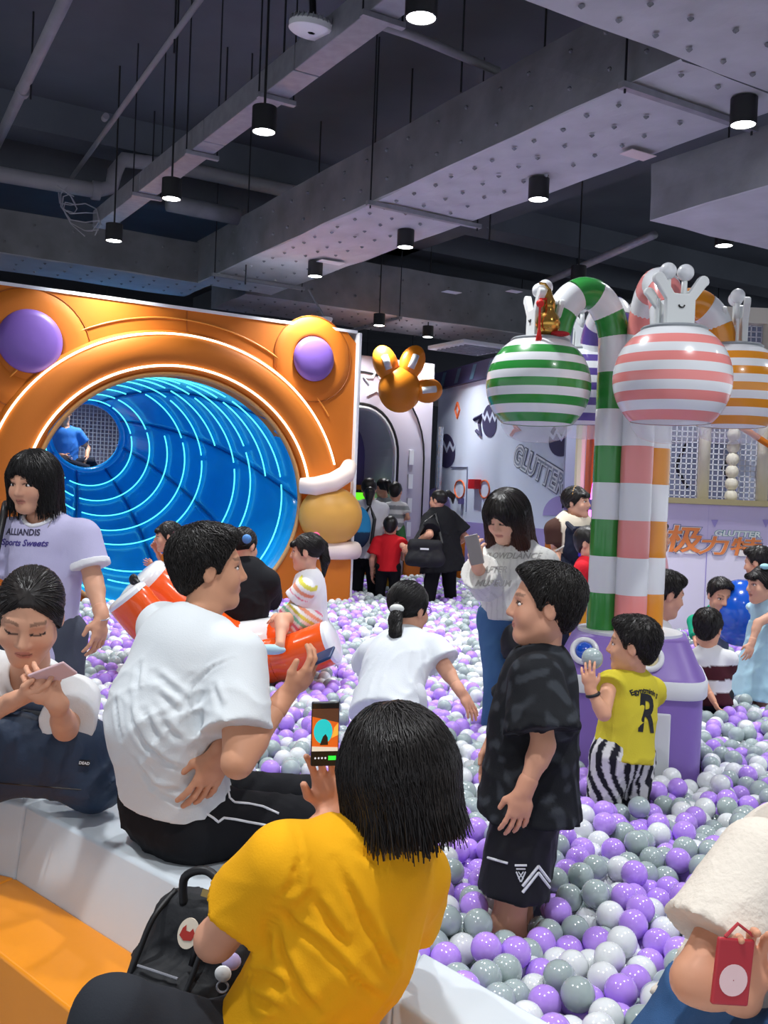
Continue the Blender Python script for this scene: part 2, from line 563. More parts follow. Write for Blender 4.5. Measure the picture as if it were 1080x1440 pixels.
def off(pts, d):
    out = []
    for i, p in enumerate(pts):
        t = (pts[min(i + 1, len(pts) - 1)] - pts[max(i - 1, 0)]).normalized()
        out.append(p + t.cross(ZX) * d)
    return out
stA = off(st0, .03); stB = off(st0, .31)
o = thing('padded_step', 'orange padded step running along the foot of the pale bench', 'step', (-.8, 2.6, 0))
for i in range(len(outer) - 1):
    V = [stB[i], stB[i + 1], stA[i + 1], stA[i]]
    V = V + [v + ZX * sz for v in V]
    F = [[3, 2, 1, 0], [4, 5, 6, 7], [0, 1, 5, 4], [1, 2, 6, 5], [2, 3, 7, 6], [3, 0, 4, 7]]
    mesh_obj('step_pad', V, F, M_step, o, bevel=.012)

# ================================================================== orange tunnel facade
W0 = Vector((-3.39, 8.78, 0)); W1 = Vector((-.36, 10.61, 0))
W1 = W0 + UX * (W1 - W0).dot(UX)
NF = -VX                                    # the face that looks at the pit
TC = Vector((-2.02, 9.61, 1.455))
SU = 1.12                                   # the mouth is a little wider than high
facade = thing('tunnel_facade', 'tall orange padded facade with a big round blue slide tunnel', 'play structure', (TC.x, TC.y, 0))
def fp(u, z, d=0.0):
    """point on the facade: u along it from the tunnel centre, z height, d out from its face"""
    p = Vector((TC.x, TC.y, 0)) + UX * u + NF * d
    p.z = z
    return p
uL = -4.2; uR = (Vector((W1.x, W1.y, 0)) - Vector((TC.x, TC.y, 0))).dot(UX)
TOPZ = 3.27
# panel with an elliptic mouth: quads between the mouth and the outline
def panel_ring(u0, u1, z0, z1, a, b, n=96):
    V = []; F = []
    cz = TC.z
    for k in range(n):
        an = 2 * math.pi * k / n
        c, s = math.cos(an), math.sin(an)
        pin = (a * c, cz + b * s)
        tt = []
        if c > 1e-6: tt.append(u1 / c)
        if c < -1e-6: tt.append(u0 / c)
        if s > 1e-6: tt.append((z1 - cz) / s)
        if s < -1e-6: tt.append((z0 - cz) / s)
        q = min(tt)
        V += [fp(pin[0], pin[1], 0), fp(c * q, cz + s * q, 0), fp(pin[0], pin[1], -.18), fp(c * q, cz + s * q, -.18)]
    for k in range(n):
        i = k * 4; j = ((k + 1) % n) * 4
        F += [[i, j, j + 1, i + 1], [i + 2, i + 3, j + 3, j + 2], [i, i + 2, j + 2, j], [i + 1, j + 1, j + 3, i + 3]]
    return V, F
MA, MB_ = 1.20 * SU, 1.17
V, F = panel_ring(-2.35, uR, 0, TOPZ, MA, MB_)
mesh_obj('facade_panel', V, F, M_orange, facade)
Geo().box(fp((uL - 2.35) / 2, TOPZ / 2, -.09), (-2.35 - uL, .18, TOPZ), (UX, VX, ZX)).build('facade_panel', M_orange, facade)
# white edge at the free end and along the top
Geo().box(fp(uR + .012, TOPZ / 2, -.07), (.04, .26, TOPZ), (UX, VX, ZX)).build('edge_trim', M_white, facade, bevel=.01)
Geo().box(fp((uL + uR) / 2, TOPZ + .012, -.09), (uR - uL, .2, .03), (UX, VX, ZX)).build('edge_trim', M_white, facade)
# seams
for u, z0, z1 in ((.05, 2.97, TOPZ - .01), (-1.9, 0.1, .5)):
    Geo().tube([fp(u, z0, .003), fp(u, z1, .003)], .006, 6).build('seam', mat('dark_orange_seam', '#9c520c', .6), facade)
def arc(r, a0, a1, n=64, d=0.0, su=SU, c=(0, None)):
    cz = TC.z if c[1] is None else c[1]
    return [fp(c[0] + r * su * math.cos(math.radians(a0 + (a1 - a0) * k / n)), cz + r * math.sin(math.radians(a0 + (a1 - a0) * k / n)), d) for k in range(n + 1)]
# padded arch with two light strips
Ga = Geo()
prof = [(1.22, 0), (1.225, .035), (1.26, .062), (1.34, .088), (1.42, .095), (1.50, .085), (1.57, .055), (1.60, .02), (1.605, 0)]
n = 72; a0, a1 = 10, 200
V = []
for k in range(n + 1):
    an = math.radians(a0 + (a1 - a0) * k / n)
    for (r, d) in prof:
        V.append(fp(r * SU * math.cos(an), TC.z + r * math.sin(an), d))
F = []
P = len(prof)
for k in range(n):
    for i in range(P - 1):
        F.append([k * P + i, k * P + i + 1, (k + 1) * P + i + 1, (k + 1) * P + i])
F.append([i for i in range(P)]); F.append([n * P + i for i in range(P)][::-1])
mesh_obj('padded_arch', V, F, M_orange_in, facade, smooth=True)
Geo().tube(arc(1.565, 15, 200, d=.064), .010, 8).build('light_strip', M_strip, facade, smooth=True)
Geo().tube(arc(1.262, 12, 200, d=.070), .011, 8).build('light_strip', M_strip, facade, smooth=True)
Geo().tube(arc(1.72, 32, 150, d=.004), .008, 6).build('seam', mat('pale_orange_piping', '#e79a3a', .5), facade)
# mouth rim
Geo().tube(arc(1.185, 0, 360, 96, d=.012), .022, 8, caps=False).build('mouth_rim', mat('grey_rim', '#b48a58', .5), facade, smooth=True)
# cuffs and pads at the right end of the arch
def soft(name, c, r, mt, parent, ax=(UX, NF, ZX), n=28, mm=18, p=2.0):
    g = Geo(); g.sphere(c, r, n, mm, ax)
    return g.build(name, mt, parent, smooth=True)
q = math.radians(11)
cu = 1.42 * SU * math.cos(q); czz = TC.z + 1.42 * math.sin(q)
Geo().tube([fp(cu - .27, czz - .10, .1), fp(cu - .15, czz - .10, .2), fp(cu + .03, czz - .05, .24), fp(cu + .2, czz + .04, .2), fp(cu + .3, czz + .13, .08)], [.08, .095, .1, .095, .08], 16).build('cuff', M_cream, facade, smooth=True)
soft('round_fist', fp(cu + .09, czz - .40, .10), (.35, .26, .31), mat('mustard_pad', '#d8a24a', .45, bump=(7, .25)), facade)
Geo().tube([fp(cu - .12, czz - .76, .12), fp(cu + .2, czz - .76, .17), fp(cu + .4, czz - .76, .1)], .095, 16).build('cuff', M_cream, facade, smooth=True)
Geo().box(fp(cu + .14, (czz - .82) / 2, .08), (.42, .14, czz - .82), (UX, NF, ZX)).build('leg_pad', M_orange_in, facade, bevel=.05)
# ear discs: ring, collar and violet dome
def ear(u, z0_, r, drop):
    ax = (UX, ZX, NF)
    z = z0_ - drop
    Geo().tube([fp(u + r * 1.97 * math.cos(k * .1309), z + r * 1.97 * math.sin(k * .1309), .004) for k in range(49)], .005, 6).build('seam', mat('dark_orange_seam', '#9c520c', .6), facade)
    Geo().lathe([(r * 1.95, 0), (r * 1.9, .008), (r * 1.6, .016), (r * 1.2, .014), (r * 1.02, .008), (r * 1.0, .0)], 48, fp(u, z, 0), ax).build('ear_pad', M_orange_in, facade, smooth=True)
    Geo().lathe([(r * 1.03, .005), (r * 1.0, .03), (r * .8, .05), (r * .4, .062), (.001, .065)], 40, fp(u, z0_, .012), ax).build('ear_disc', M_purple, facade, smooth=True)
e1 = on_z(42, 480, 1)
def on_facade(px, py):
    d = CF + CR * ((px - 540.0) / FPX) + CU * ((720.0 - py) / FPX)
    tt = (Vector((TC.x, TC.y, CAM.z)) - CAM).dot(VX) / d.dot(VX)
    p = CAM + d * tt
    return (p - Vector((TC.x, TC.y, 0))).dot(UX), p.z
u, z = on_facade(42, 480); ear(u, z, .275, .07)
u, z = on_facade(440, 505); ear(u, z, .225, 0)

# tunnel: funnel of blue panels rising to a small far mouth
M_blue = mat('blue_tunnel_vinyl', '#16a4ee', 0.25, bump=(3, .12), var=(1.5, .06), coat=.3)
TL = 3.3
far_c = at(120, 612, 12.4)
def tunnel_pt(s, an, inset=0.0):
    """s 0..1 along, an angle"""
    c = Vector((TC.x, TC.y, TC.z)).lerp(far_c, s)
    e = s
    a = MA * (1 - e) + .42 * e - inset
    b = MB_ * (1 - e) + .40 * e - inset
    bulge = .16 * math.sin(math.pi * s)
    return c + UX * ((a + bulge) * math.cos(an)) + ZX * ((b + bulge) * math.sin(an))
rows, seg = 16, 64
tunnel = thing('x', '', '') if False else None
npan = 8
for j in range(npan):
    V = []; F = []
    kk = seg // npan
    for i in range(rows + 1):
        for k in range(kk + 1):
            an = 2 * math.pi * (j * kk + k) / seg + .9 * i / rows * .6
            V.append(tunnel_pt(i / rows, an))
    for i in range(rows):
        for k in range(kk):
            F.append([i * (kk + 1) + k, i * (kk + 1) + k + 1, (i + 1) * (kk + 1) + k + 1, (i + 1) * (kk + 1) + k])
    ob = mesh_obj('tunnel_panel', V, F, M_blue, facade, smooth=True)
    sm = ob.modifiers.new('Solidify', 'SOLIDIFY'); sm.thickness = .02; sm.offset = -1
    Geo().tube([tunnel_pt(i / rows, 2 * math.pi * j / npan + .9 * i / rows * .6, .004) for i in range(rows + 1)], .008, 5).build('tunnel_seam', mat('dark_blue_seam', '#0a5ca8', .4), facade)
rnd = random.Random(3)
for i in range(10):
    s = .06 + .092 * i
    base = rnd.uniform(-.2, .2)
    for (b0, b1) in ((-118, 10), (14, 62), (66, 100), (-178, -124)):
        if rnd.random() < .12: continue
        aa = [math.radians(b0 + base * 40 + (b1 - b0) * q / 30) for q in range(31)]
        Geo().tube([tunnel_pt(s + .035 * math.sin(x + 1), x, .035) for x in aa], .0075, 6).build('light_strip', M_cyan, facade, smooth=True)
# far lip, platform and netting behind the far mouth
Geo().tube([tunnel_pt(.985, 2 * math.pi * k / 40, -.03) for k in range(41)], .06, 10, caps=False).build('far_lip', M_blue, facade, smooth=True)
Geo().box(far_c + VX * .75 - ZX * .52, (1.6, 1.3, .1), (UX, VX, ZX)).build('far_platform', mat('blue_mat', '#2f74c0', .5), facade)
def net(o, origin, x, y, w, h, step, r, mt, name='net'):
    g = Geo()
    nx, ny = int(w / step), int(h / step)
    x = Vector(x); y = Vector(y); n = x.cross(y).normalized()
    for i in range(nx + 1):
        g.box(Vector(origin) + x * (i * step) + y * (h / 2), (r, h, r), (x, y, n))
    for j in range(ny + 1):
        g.box(Vector(origin) + x * (w / 2) + y * (j * step), (w, r, r), (x, y, n))
    ob = g.build(name, mt, o)
    tag(ob, 'fine pale safety netting', kind='stuff')
    return ob
M_net = mat('pale_net_cord', '#d5d8e2', .7)
net(facade, far_c + VX * 1.5 - UX * 1.0 - ZX * .6, UX, ZX, 2.0, 1.4, .055, .010, M_net)
Geo().box(far_c + VX * 1.9 + ZX * .3, (2.6, .05, 2.2), (UX, VX, ZX)).build('far_backing', mat('lilac_grey_board', '#a9a7bd', .7), facade)

# ================================================================== booth with the game screen, left of the mural wall
bo = at(545, 830, 13.6); bo.z = 0
booth = thing('game_booth', 'grey arched booth with star band and a lit game screen', 'booth', bo)
M_booth = mat('booth_grey', '#b9b6c4', .5)
M_booth_in = mat('booth_lilac', '#a5a5dc', .55)
M_booth_dk = mat('booth_violet', '#5b5488', .55)
UB = UX; NB = -VX
def bp(u, z, d=0): 
    p = bo + UB * u + NB * d; p.z = z; return p
# side frame: outline with rounded inner corner
def frame_poly():
    pts = [(-3, 0), (-3, 3.42), (.62, 3.42), (.62, 0), (.0, 0), (.0, 2.1)]
    for k in range(0, 10):
        an = math.radians(0 + 90 * k / 9)
        pts.append((-.5 + .5 * math.cos(an), 2.1 + .6 * math.sin(an)))
    pts += [(-2.4, 2.7), (-2.4, 0)]
    return pts
Geo().prism([bp(u, z, 0) for u, z in frame_poly()], NB * -.9).build('frame', M_booth, booth)
def outline(du):
    pts = [(.0 + du, 0), (.0 + du, 2.1)]
    for k in range(0, 10):
        an = math.radians(90 * k / 9)
        pts.append((-.5 + (.5 + du) * math.cos(an), 2.1 + (.6 + du) * math.sin(an)))
    pts.append((-2.4, 2.7 + du))
    return pts
for du, m_ in ((.03, M_white), (.075, M_black), (.5, M_black)):
    Geo().tube([bp(u, z, .012) for u, z in outline(du)], .018 if du < .4 else .012, 6).build('piping', m_, booth)
for k in range(6):
    Geo().box(bp(.29, .45 + k * .33, .012), (.07, .02, .2), (UB, NB, ZX)).build('dash', M_white, booth)
Geo().box(bp(-1.2, 1.4, -.85), (2.4, .06, 2.8), (UB, NB, ZX)).build('back_panel', M_booth_in, booth)
Geo().box(bp(-1.2, 2.2, -.80), (2.4, .06, 1.1), (UB, NB, ZX)).build('upper_panel', M_booth_dk, booth)
Geo().lathe([(.001, .02), (.14, .02), (.14, 0)], 24, bp(-.30, 1.86, -.78), (UB, ZX, NB)).build('speaker', M_black, booth)
Geo().box(bp(-.45, .85, -.7), (1.2, .2, 1.7), (UB, NB, ZX)).build('screen_cabinet', M_orange, booth, bevel=.02)
Geo().box(bp(-.45, 1.3, -.58), (.88, .04, .66), (UB, NB, ZX)).build('screen_bezel', M_black, booth)
nt_m = mat('game_screen', '#55e020', .3, emit='#6be82a', emit_strength=.9, var=(5, .3))
Geo().box(bp(-.45, 1.3, -.555), (.8, .01, .58), (UB, NB, ZX)).build('screen', nt_m, booth)
Geo().sphere(bp(-.42, 1.5, -.545), (.17, .01, .055), 16, 8, (UB, NB, ZX)).build('screen_title', mat('screen_violet', '#8a3fe0', .4, emit='#8a3fe0', emit_strength=.7), booth)
def star(c, r, x, y, n, w=.02):
    g = Geo()
    pts = []
    for k in range(11):
        an = math.pi / 2 + math.pi * k / 5
        rr = r if k % 2 == 0 else r * .48
        pts.append(Vector(c) + x * (rr * math.cos(an)) + y * (rr * math.sin(an)) + n * .01)
    g.tube(pts, w, 6)
    return g
for k in range(4):
    star(bp(-.32 - k * .52, 3.06, 0), .2, UB, ZX, NB).build('star_outline', M_white, booth)
# post with LED tape at the end of the booth
Geo().tube([bp(.74, 0, .05), bp(.74, 2.55, .05)], .035, 8).build('led_post', mat('mirror_tape', '#b8bcc4', .25, metal=.8, bump=(40, .6)), booth)
for k in range(7):
    Geo().box(bp(.74, .1 + k * .18, .09), (.06, .01, .13), (UB, NB, ZX)).build('tape_patch', M_orange if k % 2 else M_white, booth)
Geo().box(bp(.35, .45, .06), (.3, .08, .9), (UB, NB, ZX)).build('orange_pad', M_orange, booth, bevel=.1)
# inflatable rabbit-eared balloon on the booth corner
rb = at(562, 548, 13.0)
o = thing('rabbit_balloon', 'orange inflatable head with two ears and a paw on the booth corner', 'balloon', rb)
M_bal = mat('orange_balloon', '#ee8d1e', .4)
X_ = Vector((1, .15, 0)).normalized(); N_ = Vector((.15, -1, 0)).normalized()
Geo().sphere(rb, (.285, .16, .30), 28, 16, (X_, N_, ZX)).build('head', M_bal, o, smooth=True)
for (dx, dz, tilt, L_, nm) in ((-.20, .33, 22, .24, 'ear'), (.15, .36, -20, .24, 'ear'), (.37, .01, -82, .20, 'paw')):
    tt = math.radians(tilt)
    ay = (X_ * -math.sin(tt) + ZX * math.cos(tt)); axx = (X_ * math.cos(tt) + ZX * math.sin(tt))
    c = rb + X_ * dx + ZX * dz
    p_ = Geo().sphere(c, (.165, .11, L_), 20, 12, (axx, N_, ay)).build(nm, M_bal, o, smooth=True)
    Geo().tube([c + N_ * .105 - ay * .09, c + N_ * .118, c + N_ * .105 + ay * .09], .045, 12).build('inner_patch', M_white, p_, smooth=True)

# ================================================================== mural wall
A_ = Vector((.76, 15.2, 0)); B_ = Vector((2.28, 10.7, 0))
MU = (B_ - A_).normalized(); ML = (B_ - A_).length
MN = Vector((-MU.y, MU.x, 0))
if MN.dot(-A_) < 0: MN = -MN
M_mural = mat('mural_pale_blue', '#d3def2', .6, var=(1, .03))
M_mural_v = mat('mural_violet', '#a498d4', .6)
M_mural_d = mat('mural_dark', '#3d3a5f', .6)
M_mline = mat('mural_orange_line', '#dc6b3c', .6)
WH = 3.2
def mp(u, z, d=0.0):
    p = A_ + MU * u + MN * d; p.z = z; return p
def on_mural(px, py):
    d = CF + CR * ((px - 540.0) / FPX) + CU * ((720.0 - py) / FPX)
    tt = (A_ - CAM).dot(MN) / d.dot(MN)
    p = CAM + d * tt
    return (p - A_).dot(MU), p.z
wall = Geo().box(mp(ML / 2, WH / 2, -.1), (ML, .2, WH), (MU, MN, ZX)).build('wall_mural', M_mural)
tag(wall, 'pale blue mural wall with eggs and slanted lettering', kind='structure')
def mural_poly(name, px_pts, mt, d=.004, th=.004):
    pts = [mp(*on_mural(x, y), d) for x, y in px_pts]
    return Geo().prism(pts, MN * th).build(name, mt, wall)
Geo().box(mp(ML / 2, WH + .12, -.05), (ML, .25, .25), (MU, MN, ZX)).build('cornice', M_mural_d, wall)
for k in range(9):
    u_ = .25 + k * .55
    Geo().prism([mp(u_, WH + .02, .08), mp(u_ + .12, WH + .02, .08), mp(u_ + .24, WH + .22, .08), mp(u_ + .12, WH + .22, .08)], MN * .004).build('cornice_stripe', mat('teal_stripe', '#4e6f86', .6), wall)
Geo().box(mp(ML / 2, .62, .003), (ML, .01, 1.24), (MU, MN, ZX)).build('violet_dado', M_mural_v, wall)
u0, _ = on_mural(625, 760); u1, _ = on_mural(655, 760)
Geo().box(mp((u0 + u1) / 2, .62, .009), (u1 - u0, .01, 1.24), (MU, MN, ZX)).build('orange_panel', M_orange, wall)
u0, _ = on_mural(768, 760); u1, _ = on_mural(800, 760)
Geo().box(mp((u0 + u1) / 2, .62, .009), (u1 - u0, .01, 1.24), (MU, MN, ZX)).build('orange_panel', M_orange, wall)
def egg(cx, cy, rx, ry, crack=True):
    pts = []
    for k in range(28):
        an = 2 * math.pi * k / 28
        s = math.sin(an)
        w = 1 - .12 * s
        pts.append((cx + rx * w * math.cos(an), cy - ry * s))
    mural_poly('egg', pts, M_mural_d)
    if crack:
        zz = [(-1.05, .45), (-.6, .1), (-.3, .5), (.1, .0), (.45, .45), (.8, .05), (1.05, .3)]
        up = [(cx + rx * a, cy - ry * b - 3) for a, b in zz]; dn = [(cx + rx * a, cy - ry * b + 3) for a, b in zz]
        mural_poly('egg_crack', up + dn[::-1], M_mural, d=.010)
egg(628, 634, 12.5, 24)
egg(689, 592, 10, 23)
egg(789, 618, 16.5, 24)
def mural_line(px_pts, mt, r=.018, closed=True, name='mural_line'):
    pts = [mp(*on_mural(x, y), .008) for x, y in px_pts]
    if closed: pts.append(pts[0])
    return Geo().tube(pts, r, 5).build(name, mt, wall)
mural_line([(644, 566), (647, 577), (644, 588), (641, 577)], M_mline)
mural_line([(721, 592), (726, 600), (733, 604), (724, 606), (720, 612)], M_mline, closed=False, r=.03)
mural_line([(600, 660), (603, 666), (600, 672), (597, 666)], M_mural_d)
mural_line([(668, 590), (679, 584), (675, 596), (678, 612), (671, 606)], M_mural_d, r=.03, closed=False)
for cx in (647, 682):
    mural_line([(cx + 7 * math.cos(a * .4), 688 + 12.5 * math.sin(a * .4)) for a in range(16)], M_mline, r=.012)
pts = [(791 + 27 * math.cos(math.radians(a)), 725 - 28 * math.sin(math.radians(a))) for a in range(0, 181, 12)]
mural_poly('violet_hill', pts, M_mural_v)
pts = [(614 + 20 * math.cos(math.radians(a)), 716 - 30 * math.sin(math.radians(a))) for a in range(0, 181, 12)]
mural_poly('violet_hill', pts, M_mural_v)
# hidden service door outline, red call point and its cord
mural_line([(635, 657), (658, 657), (656, 720)], mat('door_joint', '#77809c', .6), r=.010, closed=False, name='door_joint')
u_, z_ = on_mural(672, 681)
cp = Geo().box(mp(u_, z_, .05), (.22, .1, .13), (MU, MN, ZX)).build('call_point', mat('red_plastic', '#c2202a', .4), wall)
u_, z_ = on_mural(651, 705)
Geo().box(mp(u_, z_, .03), (.10, .05, .08), (MU, MN, ZX)).build('door_lock', M_booth_dk, wall)
# slanted lettering along the mural: pale outline slab under white letters
u0_, z0_ = on_mural(726, 640); u1_, z1_ = on_mural(792, 683)
p0 = mp(u0_, z0_, .0); p1 = mp(u1_, z1_, .0)
cc = (p0 + p1) / 2; dx = (p1 - p0).normalized(); dy = MN.cross(dx).normalized()
if dy.z < 0: dy = -dy
Lw = (p1 - p0).length
dxx = dx
V, F = text_mesh('GLUTTER', .5, 0, .022)
w = max(v[0] for v in V) - min(v[0] for v in V)
for (bo_, lift, m_, sc_) in ((.045, .008, mat('mural_letter_edge', '#59607a', .6), 1), (.028, .012, mat('mural_letter_halo', '#dfe4ee', .6), 1), (-.004, .016, mat('mural_letter', '#8f98ac', .6), 1)):
    V, F = text_mesh('GLUTTER', .5, 0, bo_)
    k = Lw * 1.08 / w
    V = [((v[0] * k + v[1] * k * .15), v[1] * k * 1.1, v[2]) for v in V]
    g = Geo(); g.add(lay(V, cc, dx, dy, MN, lift), F)
    g.build('lettering', m_, wall)
# orange end column with magenta light strip
p = at(832, 700, 9.9); p.z = 0
o = thing('arch_column', 'orange padded column with a magenta light strip at the mural end', 'column', p)
g = Geo(); g.box(p + Vector((.22, .1, 1.25)), (.5, .5, 2.5)); g.build('pad', mat('red_orange_pad', '#d9602a', .45), o, bevel=.12)
Geo().tube([p + Vector((-.055, -.2, .35)), p + Vector((-.06, -.2, 1.4)), p + Vector((-.0, -.2, 2.0)), p + Vector((.1, -.2, 2.3))], .016, 8).build('light_strip', M_pinkled, o, smooth=True)
Geo().tube([p + Vector((-.14, -.05, .2)), p + Vector((-.14, -.05, 3.2))], .05, 8).build('pale_edge', mat('pale_yellow_edge', '#d8d4b0', .5), o)

# ================================================================== poster wall with the netted play frame above
PY = 9.1
M_poster = mat('poster_lilac', '#e9e4f4', .5, var=(.8, .05))
PX0, PX1 = 2.35, 6.0
pw = Geo().box(((PX0 + PX1) / 2, PY + .1, .8), (PX1 - PX0, .2, 1.6)).build('wall_poster', M_poster)
tag(pw, 'lilac poster wall with orange lettering below the netting', kind='structure')
def pp(px, py, d=.004):
    q = at(px, py, PY - d); return q
Geo().box((((PX0 + PX1) / 2, PY, 1.62)), (PX1 - PX0, .26, .05)).build('rail', mat('olive_rail', '#9a8f6a', .5), pw)
Geo().box(((PX0 + PX1) / 2, PY - .004, 1.42), (PX1 - PX0, .006, .34)).build('poster_band', mat('poster_band', '#cec4e4', .5), pw)
for x in (1005, 1077, 930):
    a = pp(x - 5, 731, .012); b = pp(x + 5, 731, .012); c = pp(x, 742, .012)
    Geo().prism([a, b, c], (0, -.003, 0)).build('small_triangle', M_mural_v, pw)
for x in (997,):
    a = pp(x, 708); a.z = 1.58; b = a.copy(); b.z = .4
    Geo().tube([a, b], .004, 4).build('panel_joint', M_mural_v, pw)
def poster_text(s, px, py, width_px, hgt, layers, shear=.2):
    V0, F0 = text_mesh(s, 1.0)
    w = max(v[0] for v in V0) - min(v[0] for v in V0); h = max(v[1] for v in V0) - min(v[1] for v in V0)
    for i, (bold, m_) in enumerate(layers):
        V, F = text_mesh(s, 1.0, 0, bold)
        kx = width_px / FPX * PY / w; ky = hgt / FPX * PY / h
        V = [(v[0] * kx + v[1] * ky * shear, v[1] * ky, 0) for v in V]
        g = Geo(); g.add(lay(V, pp(px, py), (1, 0, -.0), (0, 0, 1), (0, -1, 0), .004 + .004 * i), F)
        g.build('lettering', m_, pw)
M_ltr_edge = mat('poster_letter_edge', '#7d7fa8', .5)
_LT = ((.07, M_ltr_edge), (.045, mat('poster_letter_halo', '#f3ece6', .5)), (.022, mat('poster_letter_orange', '#ee8b4a', .5)))
poster_text('极', 961, 761, 50, 36, _LT)
poster_text('力特', 1026, 770, 84, 25, _LT)
poster_text('GLUTTER', 1037, 751, 64, 7.5, ((.08, mat('poster_letter_teal', '#4f9a92', .5)), (.035, mat('poster_letter_white', '#eef6f2', .5))))
# netted frame above
fr = thing('netted_play_frame', 'tall netted climbing frame behind the lilac poster wall', 'play structure', (3.2, PY + .3, 0))
M_post = mat('cream_foam_post', '#d8d3c4', .6)
for x in (930, 990, 1030, 1073):
    q = at(x, 650, PY + .15)
    if x == 1030:
        for k in range(14):
            Geo().sphere((q.x, q.y, 1.68 + k * .115), (.06, .06, .066), 14, 8).build('foam_roll', M_post, fr, smooth=True)
    else:
        Geo().tube([(q.x, q.y, 1.6), (q.x, q.y, 3.3)], .055, 12).build('post', M_post, fr, smooth=True)
net(fr, Vector((2.35, PY + .2, 1.62)), (1, 0, 0), (0, 0, 1), 3.2, 1.7, .05, .009, M_net)
Geo().box((4.0, PY + 1.5, 2.4), (4.2, .1, 2.2)).build('back_board', mat('blue_grey_board', '#9aa3be', .6), fr)
Geo().box((4.0, PY + .9, 1.55), (4.2, 1.3, .1)).build('deck', M_booth_dk, fr)
for x0 in (2.72, 3.18):
    g = Geo(); g.tube([(x0, PY + .6, 2.2), (x0 + .2, PY + .6, 2.2), (x0 + .1, PY + .6, 1.95), (x0 + .22, PY + .6, 1.75)], .02, 6)
    g.build('climbing_strap', M_black, fr)
Geo().box((3.55, PY + .7, 2.3), (.28, .3, 1.4)).build('blue_panel', M_mural, fr)
Geo().box((4.2, PY + .15, 3.35), (4.0, .14, .14)).build('top_beam', M_post, fr)
Geo().tube([at(1020, 588, PY), at(1050, 605, PY), at(1085, 628, PY), at(1140, 640, PY)], .03, 8).build('arch_tube', M_orange, fr, smooth=True)
# ================================================================== striped globe carousel
KC = Vector((1.15, 4.57, 0))
kiosk = thing('globe_kiosk', 'violet padded kiosk base carrying four striped candy cane poles', 'play structure', KC)
M_kv = mat('kiosk_violet', '#8468b6', .42, bump=(25, .05))
M_kw = mat('kiosk_white', '#dfe3e6', .4)
M_green = mat('glossy_green', '#2f8f3c', .25, coat=.4)
M_pink = mat('glossy_pink', '#ee8f8a', .25, coat=.4)
M_oran = mat('glossy_orange', '#e0901f', .25, coat=.4)
M_viol = mat('glossy_violet', '#5d4b96', .25, coat=.4)
M_gw = mat('glossy_white', '#e6e9ec', .25, coat=.4)
M_clear = mat('clear_acrylic', '#f4f6fa', .03, alpha=.24, spec=.8)
def sup(hx, z, n=64, e=5.0):
    out = []
    for k in range(n):
        an = 2 * math.pi * (k + .5) / n
        c, s = math.cos(an), math.sin(an)
        x = math.copysign(abs(c) ** (2 / e), c) * hx; y = math.copysign(abs(s) ** (2 / e), s) * hx
        a = math.radians(-14)
        out.append(KC + Vector((x * math.cos(a) - y * math.sin(a), x * math.sin(a) + y * math.cos(a), z)))
    return out
def loft(rings, closed=True):
    V = [v for r in rings for v in r]; n = len(rings[0]); F = []
    for i in range(len(rings) - 1):
        for k in range(n):
            k2 = (k + 1) % n
            F.append([i * n + k, i * n + k2, (i + 1) * n + k2, (i + 1) * n + k])
    if closed:
        F.append(list(range(n - 1, -1, -1))); F.append([(len(rings) - 1) * n + k for k in range(n)])
    return V, F
def add_loft(name, rings, mt, parent, smooth='auto'):
    g = Geo(); V, F = loft(rings); g.add(V, F); return g.build(name, mt, parent, smooth=smooth)
HB = .325
add_loft('base_body', [sup(HB, 0), sup(HB, .735)], M_kv, kiosk)
add_loft('base_band', [sup(HB + .012, .735), sup(HB + .018, .745), sup(HB + .018, .80), sup(HB + .012, .812)], M_kw, kiosk)
add_loft('base_top', [sup(HB + .008, .812), sup(HB - .005, .825), sup(.255, .965), sup(.245, .972)], M_kv, kiosk)
add_loft('top_plate', [[KC + Vector((.235 * math.cos(a / 64 * 2 * math.pi), .235 * math.sin(a / 64 * 2 * math.pi), z)) for a in range(64)] for z in (.97, .985)], M_kw, kiosk)
# service hatch on the front
fa = math.radians(-14); FX = Vector((math.cos(fa), math.sin(fa), 0)); FN = Vector((math.sin(fa), -math.cos(fa), 0))
hc = KC + FN * (HB + .001) + FX * .10
Geo().box(hc + ZX * .40, (.17, .02, .55), (FX, FN, ZX)).build('hatch', M_kw, kiosk, bevel=.006)
# ball holes on the sloping collar
def hole(px, py, blue):
    d = CF + CR * ((px - 540.0) / FPX) + CU * ((720.0 - py) / FPX)
    # sloped front collar plane through the band edge and the top
    nrm = (FN * 0.14 + ZX * 0.075).normalized()
    p0 = KC + FN * (HB + .0) + ZX * .82
    q = CAM + d * ((p0 - CAM).dot(nrm) / d.dot(nrm))
    up = nrm.cross(FX).normalized()
    if up.z < 0: up = -up
    ax = (FX, up, nrm)
    Geo().lathe([(.063, 0), (.063, .012), (.055, .022), (.043, .02), (.038, .004), (.036, -.02)], 32, q, ax).build('hole_ring', M_gw, kiosk, smooth=True)
    if blue:
        Geo().lathe([(.04, .004), (.036, .02), (.022, .03), (.001, .034)], 28, q, ax).build('blue_button', mat('blue_dome', '#1554c8', .12, coat=.8), kiosk, smooth=True)
    else:
        Geo().lathe([(.04, .003), (.001, .003)], 28, q, ax).build('hole_inside', mat('cream_inside', '#cfc49a', .5), kiosk)
hole(822, 916, True); hole(913, 926, False)

